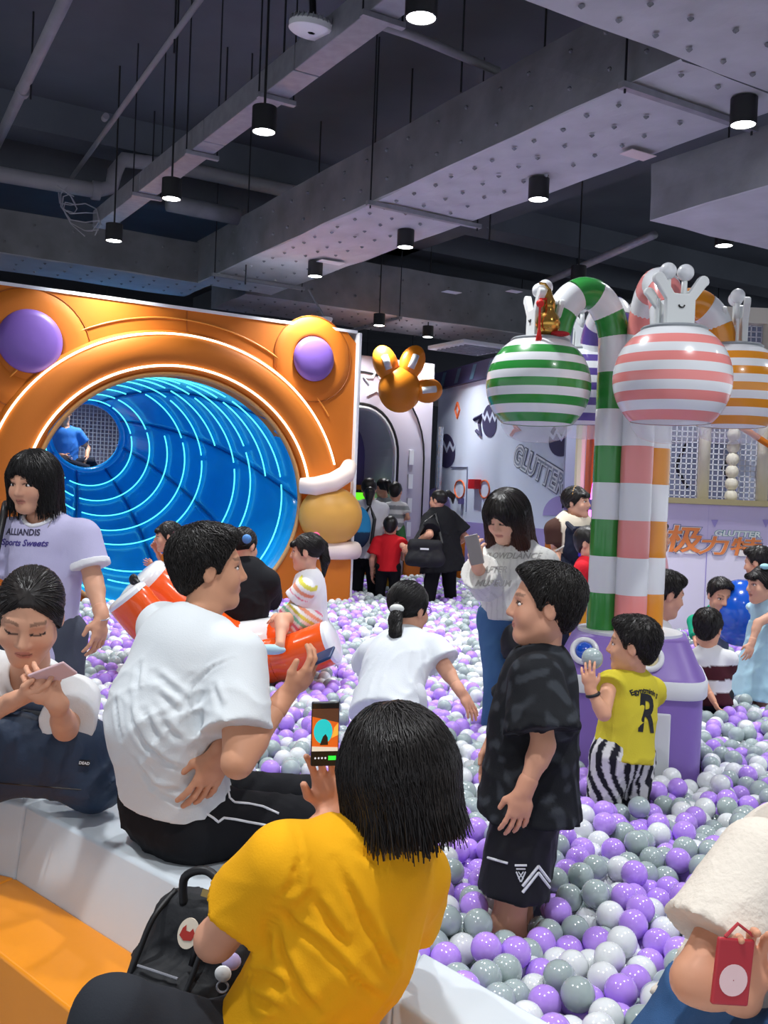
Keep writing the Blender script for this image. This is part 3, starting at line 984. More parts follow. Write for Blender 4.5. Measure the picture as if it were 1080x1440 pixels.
PR = .072
def cane(px, Y, globe, m_col, apex_z, name_col):
    """striped pole that rises from the base, arches over and ends on top of its globe"""
    b = at(px, 760, Y); b.z = .985
    gtop = Vector((globe[0], globe[1], globe[2] + .17))
    hd = Vector((gtop.x - b.x, gtop.y - b.y, 0)); D = hd.length; hd.normalize()
    path = [b]; zt = apex_z - D * .28
    zt = 2.26
    n1 = 26
    for i in range(1, n1 + 1):
        path.append(b + ZX * ((zt - b.z) * i / n1))
    R = min(D * .5, .17)
    ez = gtop.z
    n2 = 26
    for i in range(1, n2 + 1):
        an = math.pi * i / n2
        x = D * .82 * (1 - math.cos(an)) / 2
        z = zt + (apex_z - zt) * math.sin(an)
        if an > math.pi / 2:
            z = apex_z + (ez + .0 - apex_z) * (1 - math.sin(an))
        path.append(b + hd * x + ZX * (z - b.z))
    # cut into coloured lengths of equal arc
    cum = [0]
    for i in range(1, len(path)): cum.append(cum[-1] + (path[i] - path[i - 1]).length)
    def pt(s):
        for i in range(1, len(path)):
            if cum[i] >= s:
                t = (s - cum[i - 1]) / max(1e-9, cum[i] - cum[i - 1]); return path[i - 1].lerp(path[i], t)
        return path[-1]
    SL = .167; k = 0; s = 0.0
    while s < cum[-1] - .02:
        e = min(s + (SL if s < 1.2 else .105), cum[-1])
        seg_ = [pt(s + (e - s) * j / 6) for j in range(7)]
        # keep the bend smooth over the joints
        rr = [PR * (.985 if j in (0, 6) else 1.0) for j in range(7)]
        Geo().tube(seg_, rr, 22).build('pole_segment', m_col if k % 2 == 0 else M_gw, kiosk, smooth='auto')
        k += 1; s = e
def globe_obj(c, r, m_col, label, phase):
    c = Vector(c)
    o = thing('striped_globe', label, 'globe', (c.x, c.y, c.z - r), 'striped globes on candy cane poles')
    z0, z1 = -.74, .84
    nb = 10
    for i in range(nb):
        a0 = z0 + (z1 - z0) * i / nb; a1 = z0 + (z1 - z0) * (i + 1) / nb
        prof = []
        for k in range(7):
            zz = a0 + (a1 - a0) * k / 6
            prof.append((r * math.sqrt(max(0, 1 - zz * zz)), r * zz))
        Geo().lathe(prof, 56, c).build('stripe', m_col if (i + phase) % 2 == 0 else M_gw, o, smooth=True)
    ri = r * math.sqrt(1 - z1 * z1)
    Geo().lathe([(ri * 1.02, r * z1 - .004), (ri * 1.04, r * z1 + .006), (ri * .98, r * z1 + .012), (.001, r * z1 + .012)], 48, c).build('top_rim', mat('grey_rim_line', '#8f959a', .4), o, smooth='auto')
    rb_ = r * math.sqrt(1 - z0 * z0)
    prof = [(rb_ * 1.0, r * z0), (rb_ * 1.02, r * z0 - .01), (rb_ * .97, r * z0 - .025), (rb_ * .8, r * z0 - .06), (rb_ * .45, r * z0 - .08), (.001, r * z0 - .085)]
    Geo().lathe(prof, 48, c).build('clear_dome', M_clear, o, smooth=True)
    Geo().lathe([(rb_ * .99, r * z0 + .003), (.001, r * z0 + .004)], 48, c).build('inner_floor', M_kw, o)
    return o
GR = .232
GL = [(at(757, 542, 4.45), M_green, 'green and white striped globe hanging from a candy cane pole', 852, 4.56, 2.505, 1),
      (at(945, 534, 3.98), M_pink, 'pink and white striped globe hanging from a candy cane pole', 891, 4.48, 2.50, 1),
      (at(1030, 548, 4.66), M_oran, 'orange and white striped globe hanging from a candy cane pole', 915, 4.60, 2.50, 1),
      (at(824, 548, 5.15), M_viol, 'violet and white striped globe hanging from a candy cane pole', 864, 4.69, 2.50, 1)]
for (c, m_, lab, px, Y, az, ph) in GL:
    globe_obj(c, GR, m_, lab, 0)
    cane(px, Y, c, m_, az, lab)
# white snail heads on the globes
M_snail = mat('snail_white', '#e1e5e4', .45)
def snail(c, ang, lab):
    p = Vector((c.x, c.y, c.z + GR * .84 + .012))
    o = thing('snail_figure', lab, 'figure', p, 'white snail figures on the globes')
    a = math.radians(ang); N = Vector((math.sin(a), -math.cos(a), 0)); X = Vector((math.cos(a), math.sin(a), 0))
    g = Geo()
    # flat Y-shaped front board with two rounded arms
    outl = [(-.062, 0), (-.062, .105), (-.108, .165)]
    for k in range(7):
        an = math.radians(215 - k * 30); outl.append((-.095 + .024 * math.cos(an), .182 + .024 * math.sin(an)))
    outl += [(-.03, .128), (.03, .128)]
    for k in range(7):
        an = math.radians(145 - k * 30); outl.append((.095 + .024 * math.cos(an), .182 + .024 * math.sin(an)))
    outl += [(.108, .165), (.062, .105), (.062, 0)]
    g.prism([p + X * x + ZX * z + N * .05 for x, z in outl], N * -.028).build('front_board', M_snail, o, bevel=.006)
    g = Geo(); g.prism([p + X * x * .9 + ZX * z * .8 - N * .05 for x, z in outl], N * -.022); g.build('back_board', M_snail, o, bevel=.006)
    for s in (-1, 1):
        e = Geo().tube([p + X * (.034 * s) + ZX * .1, p + X * (.036 * s) + ZX * .2], .012, 8).build('eye_stalk', M_snail, o, smooth=True)
        Geo().sphere(p + X * (.038 * s) + ZX * .222, .034, 20, 12).build('eye_ball', M_gw, e, smooth=True)
    Geo().tube([p + N * .053 + X * (.012 * math.cos(math.radians(t_))) + ZX * (.082 + .010 * math.sin(math.radians(t_))) for t_ in range(180, 361, 30)], .003, 6).build('smile', M_black, o)
    for s in (-1, 1):
        Geo().tube([p + X * (.075 * s) - N * .0, p + X * (.072 * s) + ZX * .11], .007, 6).build('prop_rod', M_snail, o)
snail(GL[0][0], -80, 'white snail figure with eye stalks on the green striped globe')
snail(GL[1][0], 12, 'white smiling snail figure with eye stalks on the pink striped globe')
snail(GL[2][0], 78, 'white snail figure with eye stalks on the orange striped globe')
snail(GL[3][0], 160, 'white snail figure with eye stalks on the violet striped globe')
# golden gourd with red tassel on the green globe
p = at(770, 470, 4.36); p.z = GL[0][0].z + GR * .84 + .012
o = thing('golden_gourd', 'shiny golden gourd with red tassel on the green globe', 'ornament', p)
M_gold = mat('gold_foil', '#c79a4a', .22, metal=.9)
Geo().lathe([(.001, 0), (.03, .004), (.052, .03), (.055, .055), (.045, .085), (.028, .105), (.03, .125), (.028, .15), (.014, .18), (.006, .205)], 24, p).build('gourd', M_gold, o, smooth=True)
Geo().tube([p + ZX * .2, p + ZX * .225 + Vector((-.02, 0, 0)), p + ZX * .228 + Vector((-.045, 0, 0))], .006, 6).build('stem', M_gold, o)
M_tas = mat('red_tassel', '#d8261f', .6)
q = p + Vector((-.045, -.05, 0))
Geo().tube([p + ZX * .16, q + ZX * .15, q + ZX * .02], .006, 6).build('cord', M_tas, o)
Geo().sphere(q + ZX * .13, .018, 12, 8).build('knot', M_tas, o, smooth=True)
g = Geo()
for k in range(14):
    an = k * 2.4; rr = .016 * math.sqrt(k / 14)
    g.tube([q + ZX * .03, q + Vector((rr * math.cos(an), rr * math.sin(an), -.035 - .01 * (k % 3)))], [.004, .003], 5)
g.build('tassel', M_tas, o)
Geo().sphere(p + Vector((.05, -.02, .008)), (.045, .03, .012), 12, 8).build('red_cloth', mat('red_cloth', '#a3161c', .7), o, smooth=True)

# ================================================================== inflatable rocker in the ball pit
M_flo = mat('orange_pvc', '#ee5a1c', .22, coat=.5, bump=(5, .08))
M_flw = mat('white_pvc', '#e6e8ea', .22, coat=.5, bump=(5, .08))
fl = at(330, 900, 6.0)
rocker = thing('inflatable_rocker', 'orange and white inflatable rocker with black handles lying on the balls', 'inflatable', (fl.x, fl.y, BALL_Z - .1))
def bent(pts, sub=6):
    """smooth path through points"""
    P = [Vector(p) for p in pts]; out = []
    for i in range(len(P) - 1):
        p0 = P[max(i - 1, 0)]; p1 = P[i]; p2 = P[i + 1]; p3 = P[min(i + 2, len(P) - 1)]
        for k in range(sub):
            t = k / sub
            out.append(.5 * ((2 * p1) + (p2 - p0) * t + (2 * p0 - 5 * p1 + 4 * p2 - p3) * t * t + (3 * p1 - p0 - 3 * p2 + p3) * t ** 3))
    out.append(P[-1]); return out
def inflated(pts, r, cols, cuts, nm='air_tube', n=24):
    path = bent(pts, 8); N = len(path)
    idx = [int(round(c * (N - 1))) for c in cuts]
    for j, m_ in enumerate(cols):
        sg = path[idx[j]:idx[j + 1] + 1]
        rr = [r] * len(sg)
        rr[0] = r * .975; rr[-1] = r * .975
        if j == 0:
            d = (sg[0] - sg[1]).normalized(); sg = [sg[0] + d * r * .16, sg[0] + d * r * .1] + sg; rr = [r * .55, r * .86] + rr
        if j == len(cols) - 1:
            d = (sg[-1] - sg[-2]).normalized(); sg = sg + [sg[-1] + d * r * .1, sg[-1] + d * r * .16]; rr = rr + [r * .86, r * .55]
        Geo().tube(sg, rr, n).build(nm, m_, rocker, smooth='auto')
# rear tube with the white middle and front orange tube; both ends curl upwards
front = [at(178, 838, 5.72), at(222, 886, 5.75), at(290, 925, 5.8), at(350, 932, 5.8), at(405, 924, 5.75), at(468, 902, 5.7)]
rear = [at(196, 818, 6.05), at(245, 862, 6.1), at(310, 905, 6.15), at(360, 912, 6.15), at(405, 905, 6.1), at(452, 884, 6.05)]
inflated(front, .130, [M_flw, M_flo, M_flo, M_flo, M_flw], [0, .035, .28, .76, .975, 1])
inflated(rear, .185, [M_flw, M_flo, M_flw, M_flo, M_flw], [0, .04, .5, .76, .96, 1])
def handle(p0, p1, lift):
    p0 = Vector(p0); p1 = Vector(p1); mid = (p0 + p1) / 2 + Vector(lift)
    path = bent([p0, p0.lerp(mid, .6) + Vector(lift) * .2, mid, p1.lerp(mid, .6) + Vector(lift) * .2, p1], 5)
    h = Geo().tube(path, .012, 8).build('handle', M_black, rocker, smooth=True)
    for q in (p0, p1):
        Geo().sphere(q, (.028, .02, .034), 12, 8).build('handle_patch', M_black, h, smooth=True)
    for k in range(4, len(path) - 4):
        t_ = (path[k + 1] - path[k]).normalized()
        Geo().tube([path[k] - t_ * .006, path[k] + t_ * .006], .017, 8).build('grip_ring', M_black, h)
handle(at(188, 815, 5.82), at(208, 840, 5.80), (.0, -.05, .03))
handle(at(411, 890, 5.91), at(437, 876, 5.88), (.0, -.05, -.0))

# ================================================================== blue gym ball
p = at(1042, 862, 6.5)
o = thing('gym_ball', 'big blue glossy gym ball in front of the poster wall', 'ball', (p.x, p.y, p.z - .22))
Geo().sphere(p, (.20, .20, .22), 40, 24).build('ball_skin', mat('blue_pvc', '#1456c4', .18, coat=.6), o, smooth=True)
Geo().lathe([(.012, 0), (.01, .008), (.001, .01)], 12, p + Vector((.0, -.2, .03)), (Vector((1, 0, 0)), ZX, Vector((0, -1, 0)))).build('valve_plug', M_white, o)
# ================================================================== soft-body modelling: blended solids turned into one continuous mesh
def vec(a): return np.array(a, dtype=np.float64)
def unit(a):
    a = vec(a); return a / (np.linalg.norm(a) + 1e-12)

class Solid:
    def __init__(self): self.pr = []
    def rc(self, a, b, ra, rb, k=.03, w=None, fs=1.0, cuts=(), op='add', tagc=0):
        """tapered capsule from a to b; fs < 1 flattens it along w; cuts: (point, normal) half-spaces removed"""
        self.pr.append(dict(t='rc', a=vec(a), b=vec(b), ra=ra, rb=rb, k=k, w=None if w is None else unit(w), fs=fs, cuts=[(vec(o), unit(n)) for o, n in cuts], op=op, c=tagc)); return self
    def el(self, c, r, R=None, k=.03, cuts=(), op='add', tagc=0):
        """ellipsoid; rows of R are its axes"""
        self.pr.append(dict(t='el', a=vec(c), r=vec(r), R=np.eye(3) if R is None else np.array([unit(x) for x in R]), k=k, cuts=[(vec(o), unit(n)) for o, n in cuts], op=op, c=tagc)); return self
    def pl(self, o, n, k=.004):
        """remove everything on the n side of a plane"""
        self.pr.append(dict(t='pl', a=vec(o), n=unit(n), k=k, op='cut', cuts=[], c=0)); return self
    @staticmethod
    def pd(p, P):
        if p['t'] == 'pl':
            return (P - p['a']) @ p['n']
        if p['t'] == 'rc':
            Q = P - p['a']; ba = p['b'] - p['a']
            if p['w'] is not None and p['fs'] != 1.0:
                s = 1 / p['fs'] - 1; w = p['w']
                Q = Q + (Q @ w)[..., None] * (w * s); ba = ba + w * ((ba @ w) * s)
            t = np.clip((Q @ ba) / (ba @ ba + 1e-12), 0, 1)
            d = np.sqrt(((Q - t[..., None] * ba) ** 2).sum(-1)) - (p['ra'] + t * (p['rb'] - p['ra']))
            if p['fs'] < 1: d = d * (.5 + .5 * p['fs'])
        else:
            Q = (P - p['a']) @ p['R'].T
            k0 = np.sqrt(((Q / p['r']) ** 2).sum(-1)); k1 = np.sqrt(((Q / p['r'] ** 2) ** 2).sum(-1)) + 1e-9
            d = k0 * (k0 - 1) / k1
        for o, n in p['cuts']:
            d = np.maximum(d, (P - o) @ n)
        return d
    @staticmethod
    def comb(D, d, p):
        k = max(p['k'], 1e-5)
        if p['op'] == 'add':
            h = np.maximum(k - np.abs(D - d), 0) / k
            return np.minimum(D, d) - h * h * k * .25
        d2 = -d if p['op'] == 'sub' else d
        h = np.maximum(k - np.abs(D - d2), 0) / k
        return np.maximum(D, d2) + h * h * k * .25
    def box(self, p):
        if p['t'] == 'rc':
            r = max(p['ra'], p['rb'])
            return np.minimum(p['a'], p['b']) - r, np.maximum(p['a'], p['b']) + r
        e = np.sqrt(((p['R'] * p['r'][:, None]) ** 2).sum(0))
        return p['a'] - e, p['a'] + e
    def at(self, P):
        P = np.asarray(P, float); D = np.full(P.shape[:-1], 1.0)
        for p in self.pr: D = self.comb(D, self.pd(p, P), p)
        return D
    def grad(self, P, e=.002):
        g = np.stack([self.at(P + vec(v) * e) - self.at(P - vec(v) * e) for v in np.eye(3)], -1)
        return g / (np.linalg.norm(g, axis=-1, keepdims=True) + 1e-9)
    def near_tag(self, P):
        best = np.full(len(P), 1e9); tg = np.zeros(len(P), int)
        for p in self.pr:
            if p['op'] != 'add': continue
            d = self.pd(p, P); m_ = d < best
            best[m_] = d[m_]; tg[m_] = p['c']
        return tg
    def mesh(self, h, fold=None):
        lo = np.min([self.box(p)[0] for p in self.pr if p['op'] == 'add'], 0) - 3 * h - .012
        hi = np.max([self.box(p)[1] for p in self.pr if p['op'] == 'add'], 0) + 3 * h + .012
        n = np.ceil((hi - lo) / h).astype(int) + 1
        D = np.full(n, 1.0, np.float32)
        axs = [lo[i] + h * np.arange(n[i]) for i in range(3)]
        for p in self.pr:
            if p['t'] == 'pl':
                i0 = np.zeros(3, int); i1 = n
            else:
                b0, b1 = self.box(p); mg = p['k'] + 2 * h + .01
                i0 = np.clip(np.floor((b0 - mg - lo) / h).astype(int), 0, n); i1 = np.clip(np.ceil((b1 + mg - lo) / h).astype(int) + 1, 0, n)
            if (i1 <= i0).any(): continue
            sl = tuple(slice(a, b) for a, b in zip(i0, i1))
            G = np.stack(np.meshgrid(axs[0][sl[0]], axs[1][sl[1]], axs[2][sl[2]], indexing='ij'), -1)
            D[sl] = self.comb(D[sl], self.pd(p, G), p)
        if fold is not None:
            I = np.nonzero(np.abs(D) < .05)
            Pn = lo + h * np.stack(I, -1)
            D[I] += fold(Pn)
        return surface_nets(D, lo, h)

def surface_nets(D, lo, h):
    S = D < 0
    c = np.zeros(tuple(np.array(D.shape) - 1), np.int8)
    offs = [(i, j, k) for i in (0, 1) for j in (0, 1) for k in (0, 1)]
    nx, ny, nz = c.shape
    for (i, j, k) in offs: c += S[i:i + nx, j:j + ny, k:k + nz]
    act = (c > 0) & (c < 8)
    I = np.stack(np.nonzero(act), -1)
    if len(I) == 0: return np.zeros((0, 3)), []
    vid = np.full(c.shape, -1, np.int64); vid[tuple(I.T)] = np.arange(len(I))
    vals = {o: D[I[:, 0] + o[0], I[:, 1] + o[1], I[:, 2] + o[2]].astype(float) for o in offs}
    acc = np.zeros((len(I), 3)); cnt = np.zeros(len(I))
    for a in offs:
        for ax in range(3):
            if a[ax] == 1: continue
            b = list(a); b[ax] = 1; b = tuple(b)
            va, vb = vals[a], vals[b]
            m_ = (va < 0) != (vb < 0)
            t = va[m_] / (va[m_] - vb[m_])
            q = np.tile(vec(a), (m_.sum(), 1)); q[:, ax] += t
            acc[m_] += q; cnt[m_] += 1
    V = lo + h * (I + acc / cnt[:, None])
    Fs = []
    for ax in range(3):
        u, v = [(1, 2), (2, 0), (0, 1)][ax]
        sa = [slice(None)] * 3; sb = [slice(None)] * 3
        sa[ax] = slice(0, -1); sb[ax] = slice(1, None)
        A, B = S[tuple(sa)], S[tuple(sb)]
        E = np.stack(np.nonzero(A != B), -1)
        E = E[(E[:, u] > 0) & (E[:, v] > 0) & (E[:, u] < D.shape[u] - 1) & (E[:, v] < D.shape[v] - 1)]
        if len(E) == 0: continue
        def cell(du, dv):
            q = E.copy(); q[:, u] -= du; q[:, v] -= dv; return vid[tuple(q.T)]
        f = np.stack([cell(1, 1), cell(0, 1), cell(0, 0), cell(1, 0)], -1)
        ins = A[tuple(E.T)]
        f[~ins] = f[~ins][:, ::-1]
        Fs.append(f)
    return V, np.concatenate(Fs) if Fs else []

def folds(amp, freq=22, axis=(0, 0, 1), seed=0, stretch=.30, twist=0.0):
    """cloth creases: warped ridges, longer along axis, fading in and out over the cloth"""
    r = np.random.RandomState(seed); ax = unit(axis)
    t1 = unit(np.cross(ax, [0.3, .9, .2])); t2 = np.cross(ax, t1)
    ph = r.uniform(0, 6, 12); fq = freq * 4.0
    def f(P):
        a, b, c = P @ ax, P @ t1, P @ t2
        w1 = np.sin(a * fq * .22 + ph[0] + b * 9) + np.sin(b * fq * .35 + ph[1] + c * 7); w2 = np.sin(c * fq * .4 + ph[2] + a * 8)
        def ridge(x): return (1 - np.abs(np.sin(x))) ** 2
        x1 = ridge((b + a * .35) * fq * .5 + w1 * .9 + ph[3]); x2 = ridge((c - a * .45) * fq * .5 + w2 * 1.1 + ph[4]); x3 = ridge((a * .8 + b * .5 + c * .3) * fq * .42 + w1 * 1.0 + ph[5])
        m1 = .5 + .5 * np.sin(a * 9 + c * 7 + ph[7]); m2 = .5 + .5 * np.sin(b * 10 - a * 6 + ph[8]); m3 = .5 + .5 * np.sin(a * 8 + b * 8 + ph[9])
        return -amp * (1.25 * x1 * m1 + 1.15 * x2 * m2 + 1.2 * x3 * m3 - .45) + amp * .35 * np.sin(b * fq * .2 + ph[10]) * np.sin(a * fq * .16 + ph[11])
    return f

M_skin = mat('skin', '#d8a488', .52, attr=True, spec=.35)
M_hair = mat('hair', '#15120f', .40, attr=True, spec=.4)
def cloth_mat(name, color, rough=.85, bump=(260, .12), attr=True):
    return mat('cloth_' + name, color, rough, bump=bump, attr=attr, spec=.2)
M_cloth = cloth_mat('woven', '#ffffff')
M_sheenc = mat('cloth_satin', '#ffffff', .55, attr=True, spec=.3)
M_denim = mat('cloth_denim', '#35557f', .85, attr=True, bump=(420, .25), spec=.2)
M_eye = mat('eye_white', '#e9e4e0', .25)
M_iris = mat('eye_iris', '#1d1512', .15)

def solid_obj(name, S, h, material, parent, color=(1, 1, 1), fold=None, colfn=None):
    V, F = S.mesh(h, fold)
    if len(V) == 0: return None
    C = np.tile(vec(color), (len(V), 1))
    if colfn is not None: C = colfn(V, C)
    return mesh_obj(name, V, F.tolist(), material, parent, smooth=True, colors=C)

def head_frame(yaw, pitch, roll):
    y = math.radians(yaw); p = math.radians(pitch); r = math.radians(roll)
    F = vec((math.sin(y) * math.cos(p), -math.cos(y) * math.cos(p), math.sin(p)))
    L0 = unit(np.cross([0, 0, 1], F)); U0 = np.cross(F, L0)
    L = L0 * math.cos(r) + U0 * math.sin(r); U = np.cross(F, L)
    return L, F, U

def hand_prims(S, wrist, d, n, side, s, curl=.5, spread=1.0, thumb=.5):
    wrist = vec(wrist); d = unit(d); n = vec(n); n = unit(n - d * (n @ d))
    T = np.cross(d, n) * (1 if side == 'R' else -1)
    S.rc(wrist - d * .01 * s, wrist + d * .045 * s, .026 * s, .030 * s, .02 * s, n, .62)
    S.rc(wrist + d * .05 * s + T * .024 * s, wrist + d * .078 * s + T * .026 * s, .018 * s, .013 * s, .012 * s, n, .75)
    S.rc(wrist + d * .05 * s - T * .022 * s, wrist + d * .075 * s - T * .027 * s, .018 * s, .012 * s, .012 * s, n, .75)
    S.rc(wrist + d * .06 * s - T * .012 * s, wrist + d * .082 * s + T * .012 * s, .018 * s, .013 * s, .012 * s, n, .75)
    Ls = (.072, .080, .074, .058); xs = (.030, .0105, -.0095, -.0285)
    for i in range(4):
        b = wrist + d * (.085 - (.006 if i in (0, 2) else 0) - (.014 if i == 3 else 0)) * s + T * xs[i] * s
        th = 0; p = b; dd = unit(d + T * (.10 * spread * (1.5 - i)))
        rr = (.0088, .0082, .0074, .0066)
        for j, fr in enumerate((.46, .30, .24)):
            th += curl * (.55, .9, .6)[j] * (1 + .08 * i)
            q = p + (dd * math.cos(th) + n * math.sin(th)) * (Ls[i] * fr * s)
            S.rc(p, q, rr[j] * s, rr[j + 1] * s, .004 * s); p = q
    b = wrist + d * .022 * s + T * .022 * s
    d1 = unit(T * .75 + d * .75 + n * (.25 + .5 * thumb)); q = b + d1 * .040 * s
    d2 = unit(T * (.45 - .5 * thumb) + d * .95 + n * (.15 + .5 * thumb)); r = q + d2 * .032 * s
    S.rc(b, q, .0145 * s, .0105 * s, .014 * s); S.rc(q, r, .0105 * s, .0082 * s, .005 * s)

def strands(S, head, frame, n, length, crown, down, seed, thick=.0008, lift=.002, color=(0.012, .01, .009), wild=.15, zmin=None, out=.0, jitter_end=.0, field=None, zfree=None):
    """thin tapered locks that start on the hair solid and follow its surface"""
    L, F, U = frame
    r = np.random.RandomState(seed)
    V0, F0 = S
    idx = r.choice(len(V0), n)
    P = V0[idx].copy()
    fld = field
    N = 6
    steps = length / N * r.uniform(.6, 1.15, n)
    cr = vec(crown)
    pts = [P.copy()]
    jit = r.normal(0, wild, (n, 3))
    zend = None if zfree is None else zfree - r.uniform(.02, .06, n)
    for j in range(N):
        g = fld.grad(P)
        dirn = P - cr
        dirn /= np.linalg.norm(dirn, axis=1, keepdims=True) + 1e-9
        dd = dirn * (1 - down) - U * down * (.6 + .1 * j) + jit
        dd = dd - g * (dd * g).sum(1, keepdims=True) * (1 - out)
        if zfree is not None:
            fr = ((P - head) @ U) < zfree
            dd[fr] = -U + jit[fr] * .8 + g[fr] * .08
        dd /= np.linalg.norm(dd, axis=1, keepdims=True) + 1e-9
        st_ = steps[:, None]
        if zfree is not None: st_ = np.where((((P - head) @ U) < zend)[:, None], st_ * .02, st_)
        P = P + dd * st_
        sd = fld.at(P)
        g = fld.grad(P)
        tgt = lift * r.uniform(.2, 1.3, n) + jitter_end * (j / N) ** 2 * r.uniform(0, 1, n)
        close = np.abs(sd) < .03
        if zfree is not None: close &= ((P - head) @ U) >= zfree
        P = P + g * np.where(close, tgt - sd, 0)[:, None]
        pts.append(P.copy())
    pts = np.stack(pts, 1)
    M = N + 1
    t = np.gradient(pts, axis=1); t /= np.linalg.norm(t, axis=2, keepdims=True) + 1e-9
    g0 = fld.grad(pts[:, 0])
    x = np.cross(t, g0[:, None, :]); x /= np.linalg.norm(x, axis=2, keepdims=True) + 1e-9
    y = np.cross(t, x)
    prof = thick * np.array([.5, 1, 1.1, 1.05, .9, .6, .12])[None, :, None] * r.uniform(.6, 1.3, (n, 1, 1))
    ring = [pts + (x * (2.2 * math.cos(a)) + y * math.sin(a)) * prof for a in (0, 2.094, 4.189)]
    V = np.stack(ring, 2).reshape(-1, 3)
    b = (np.arange(n)[:, None] * M + np.arange(N)[None, :]).ravel() * 3
    Fq = np.concatenate([np.stack([b + k, b + (k + 1) % 3, b + 3 + (k + 1) % 3, b + 3 + k], 1) for k in range(3)])
    C = np.repeat(vec(color)[None, :] * r.uniform(.6, 1.5, (n, 1)), M * 3, 0)
    return V, Fq, C

def join(parts):
    Vs, Fs, Cs = [], [], []; b = 0
    for V, F, C in parts:
        if len(V) == 0: continue
        Vs.append(V); Fs += (np.asarray(F) + b).tolist(); Cs.append(C); b += len(V)
    return np.concatenate(Vs), Fs, np.concatenate(Cs)

SKIN = lin('#dba98d')
def W(p):
    """joint given as (px, py, depth) or as a world point"""
    if isinstance(p, tuple) and p[1] > 100: return vec(at(*p))
    return vec(p)

def ik(a, c, l1, l2, pole):
    """elbow/knee between a and c"""
    a, c = vec(a), vec(c); d = c - a; L = np.linalg.norm(d); u = d / (L + 1e-9)
    L = min(L, (l1 + l2) * .999)
    x = (l1 * l1 - l2 * l2 + L * L) / (2 * L)
    hgt = math.sqrt(max(l1 * l1 - x * x, 0))
    p = vec(pole); p = p - u * (p @ u); p = unit(p)
    return a + u * x + p * hgt

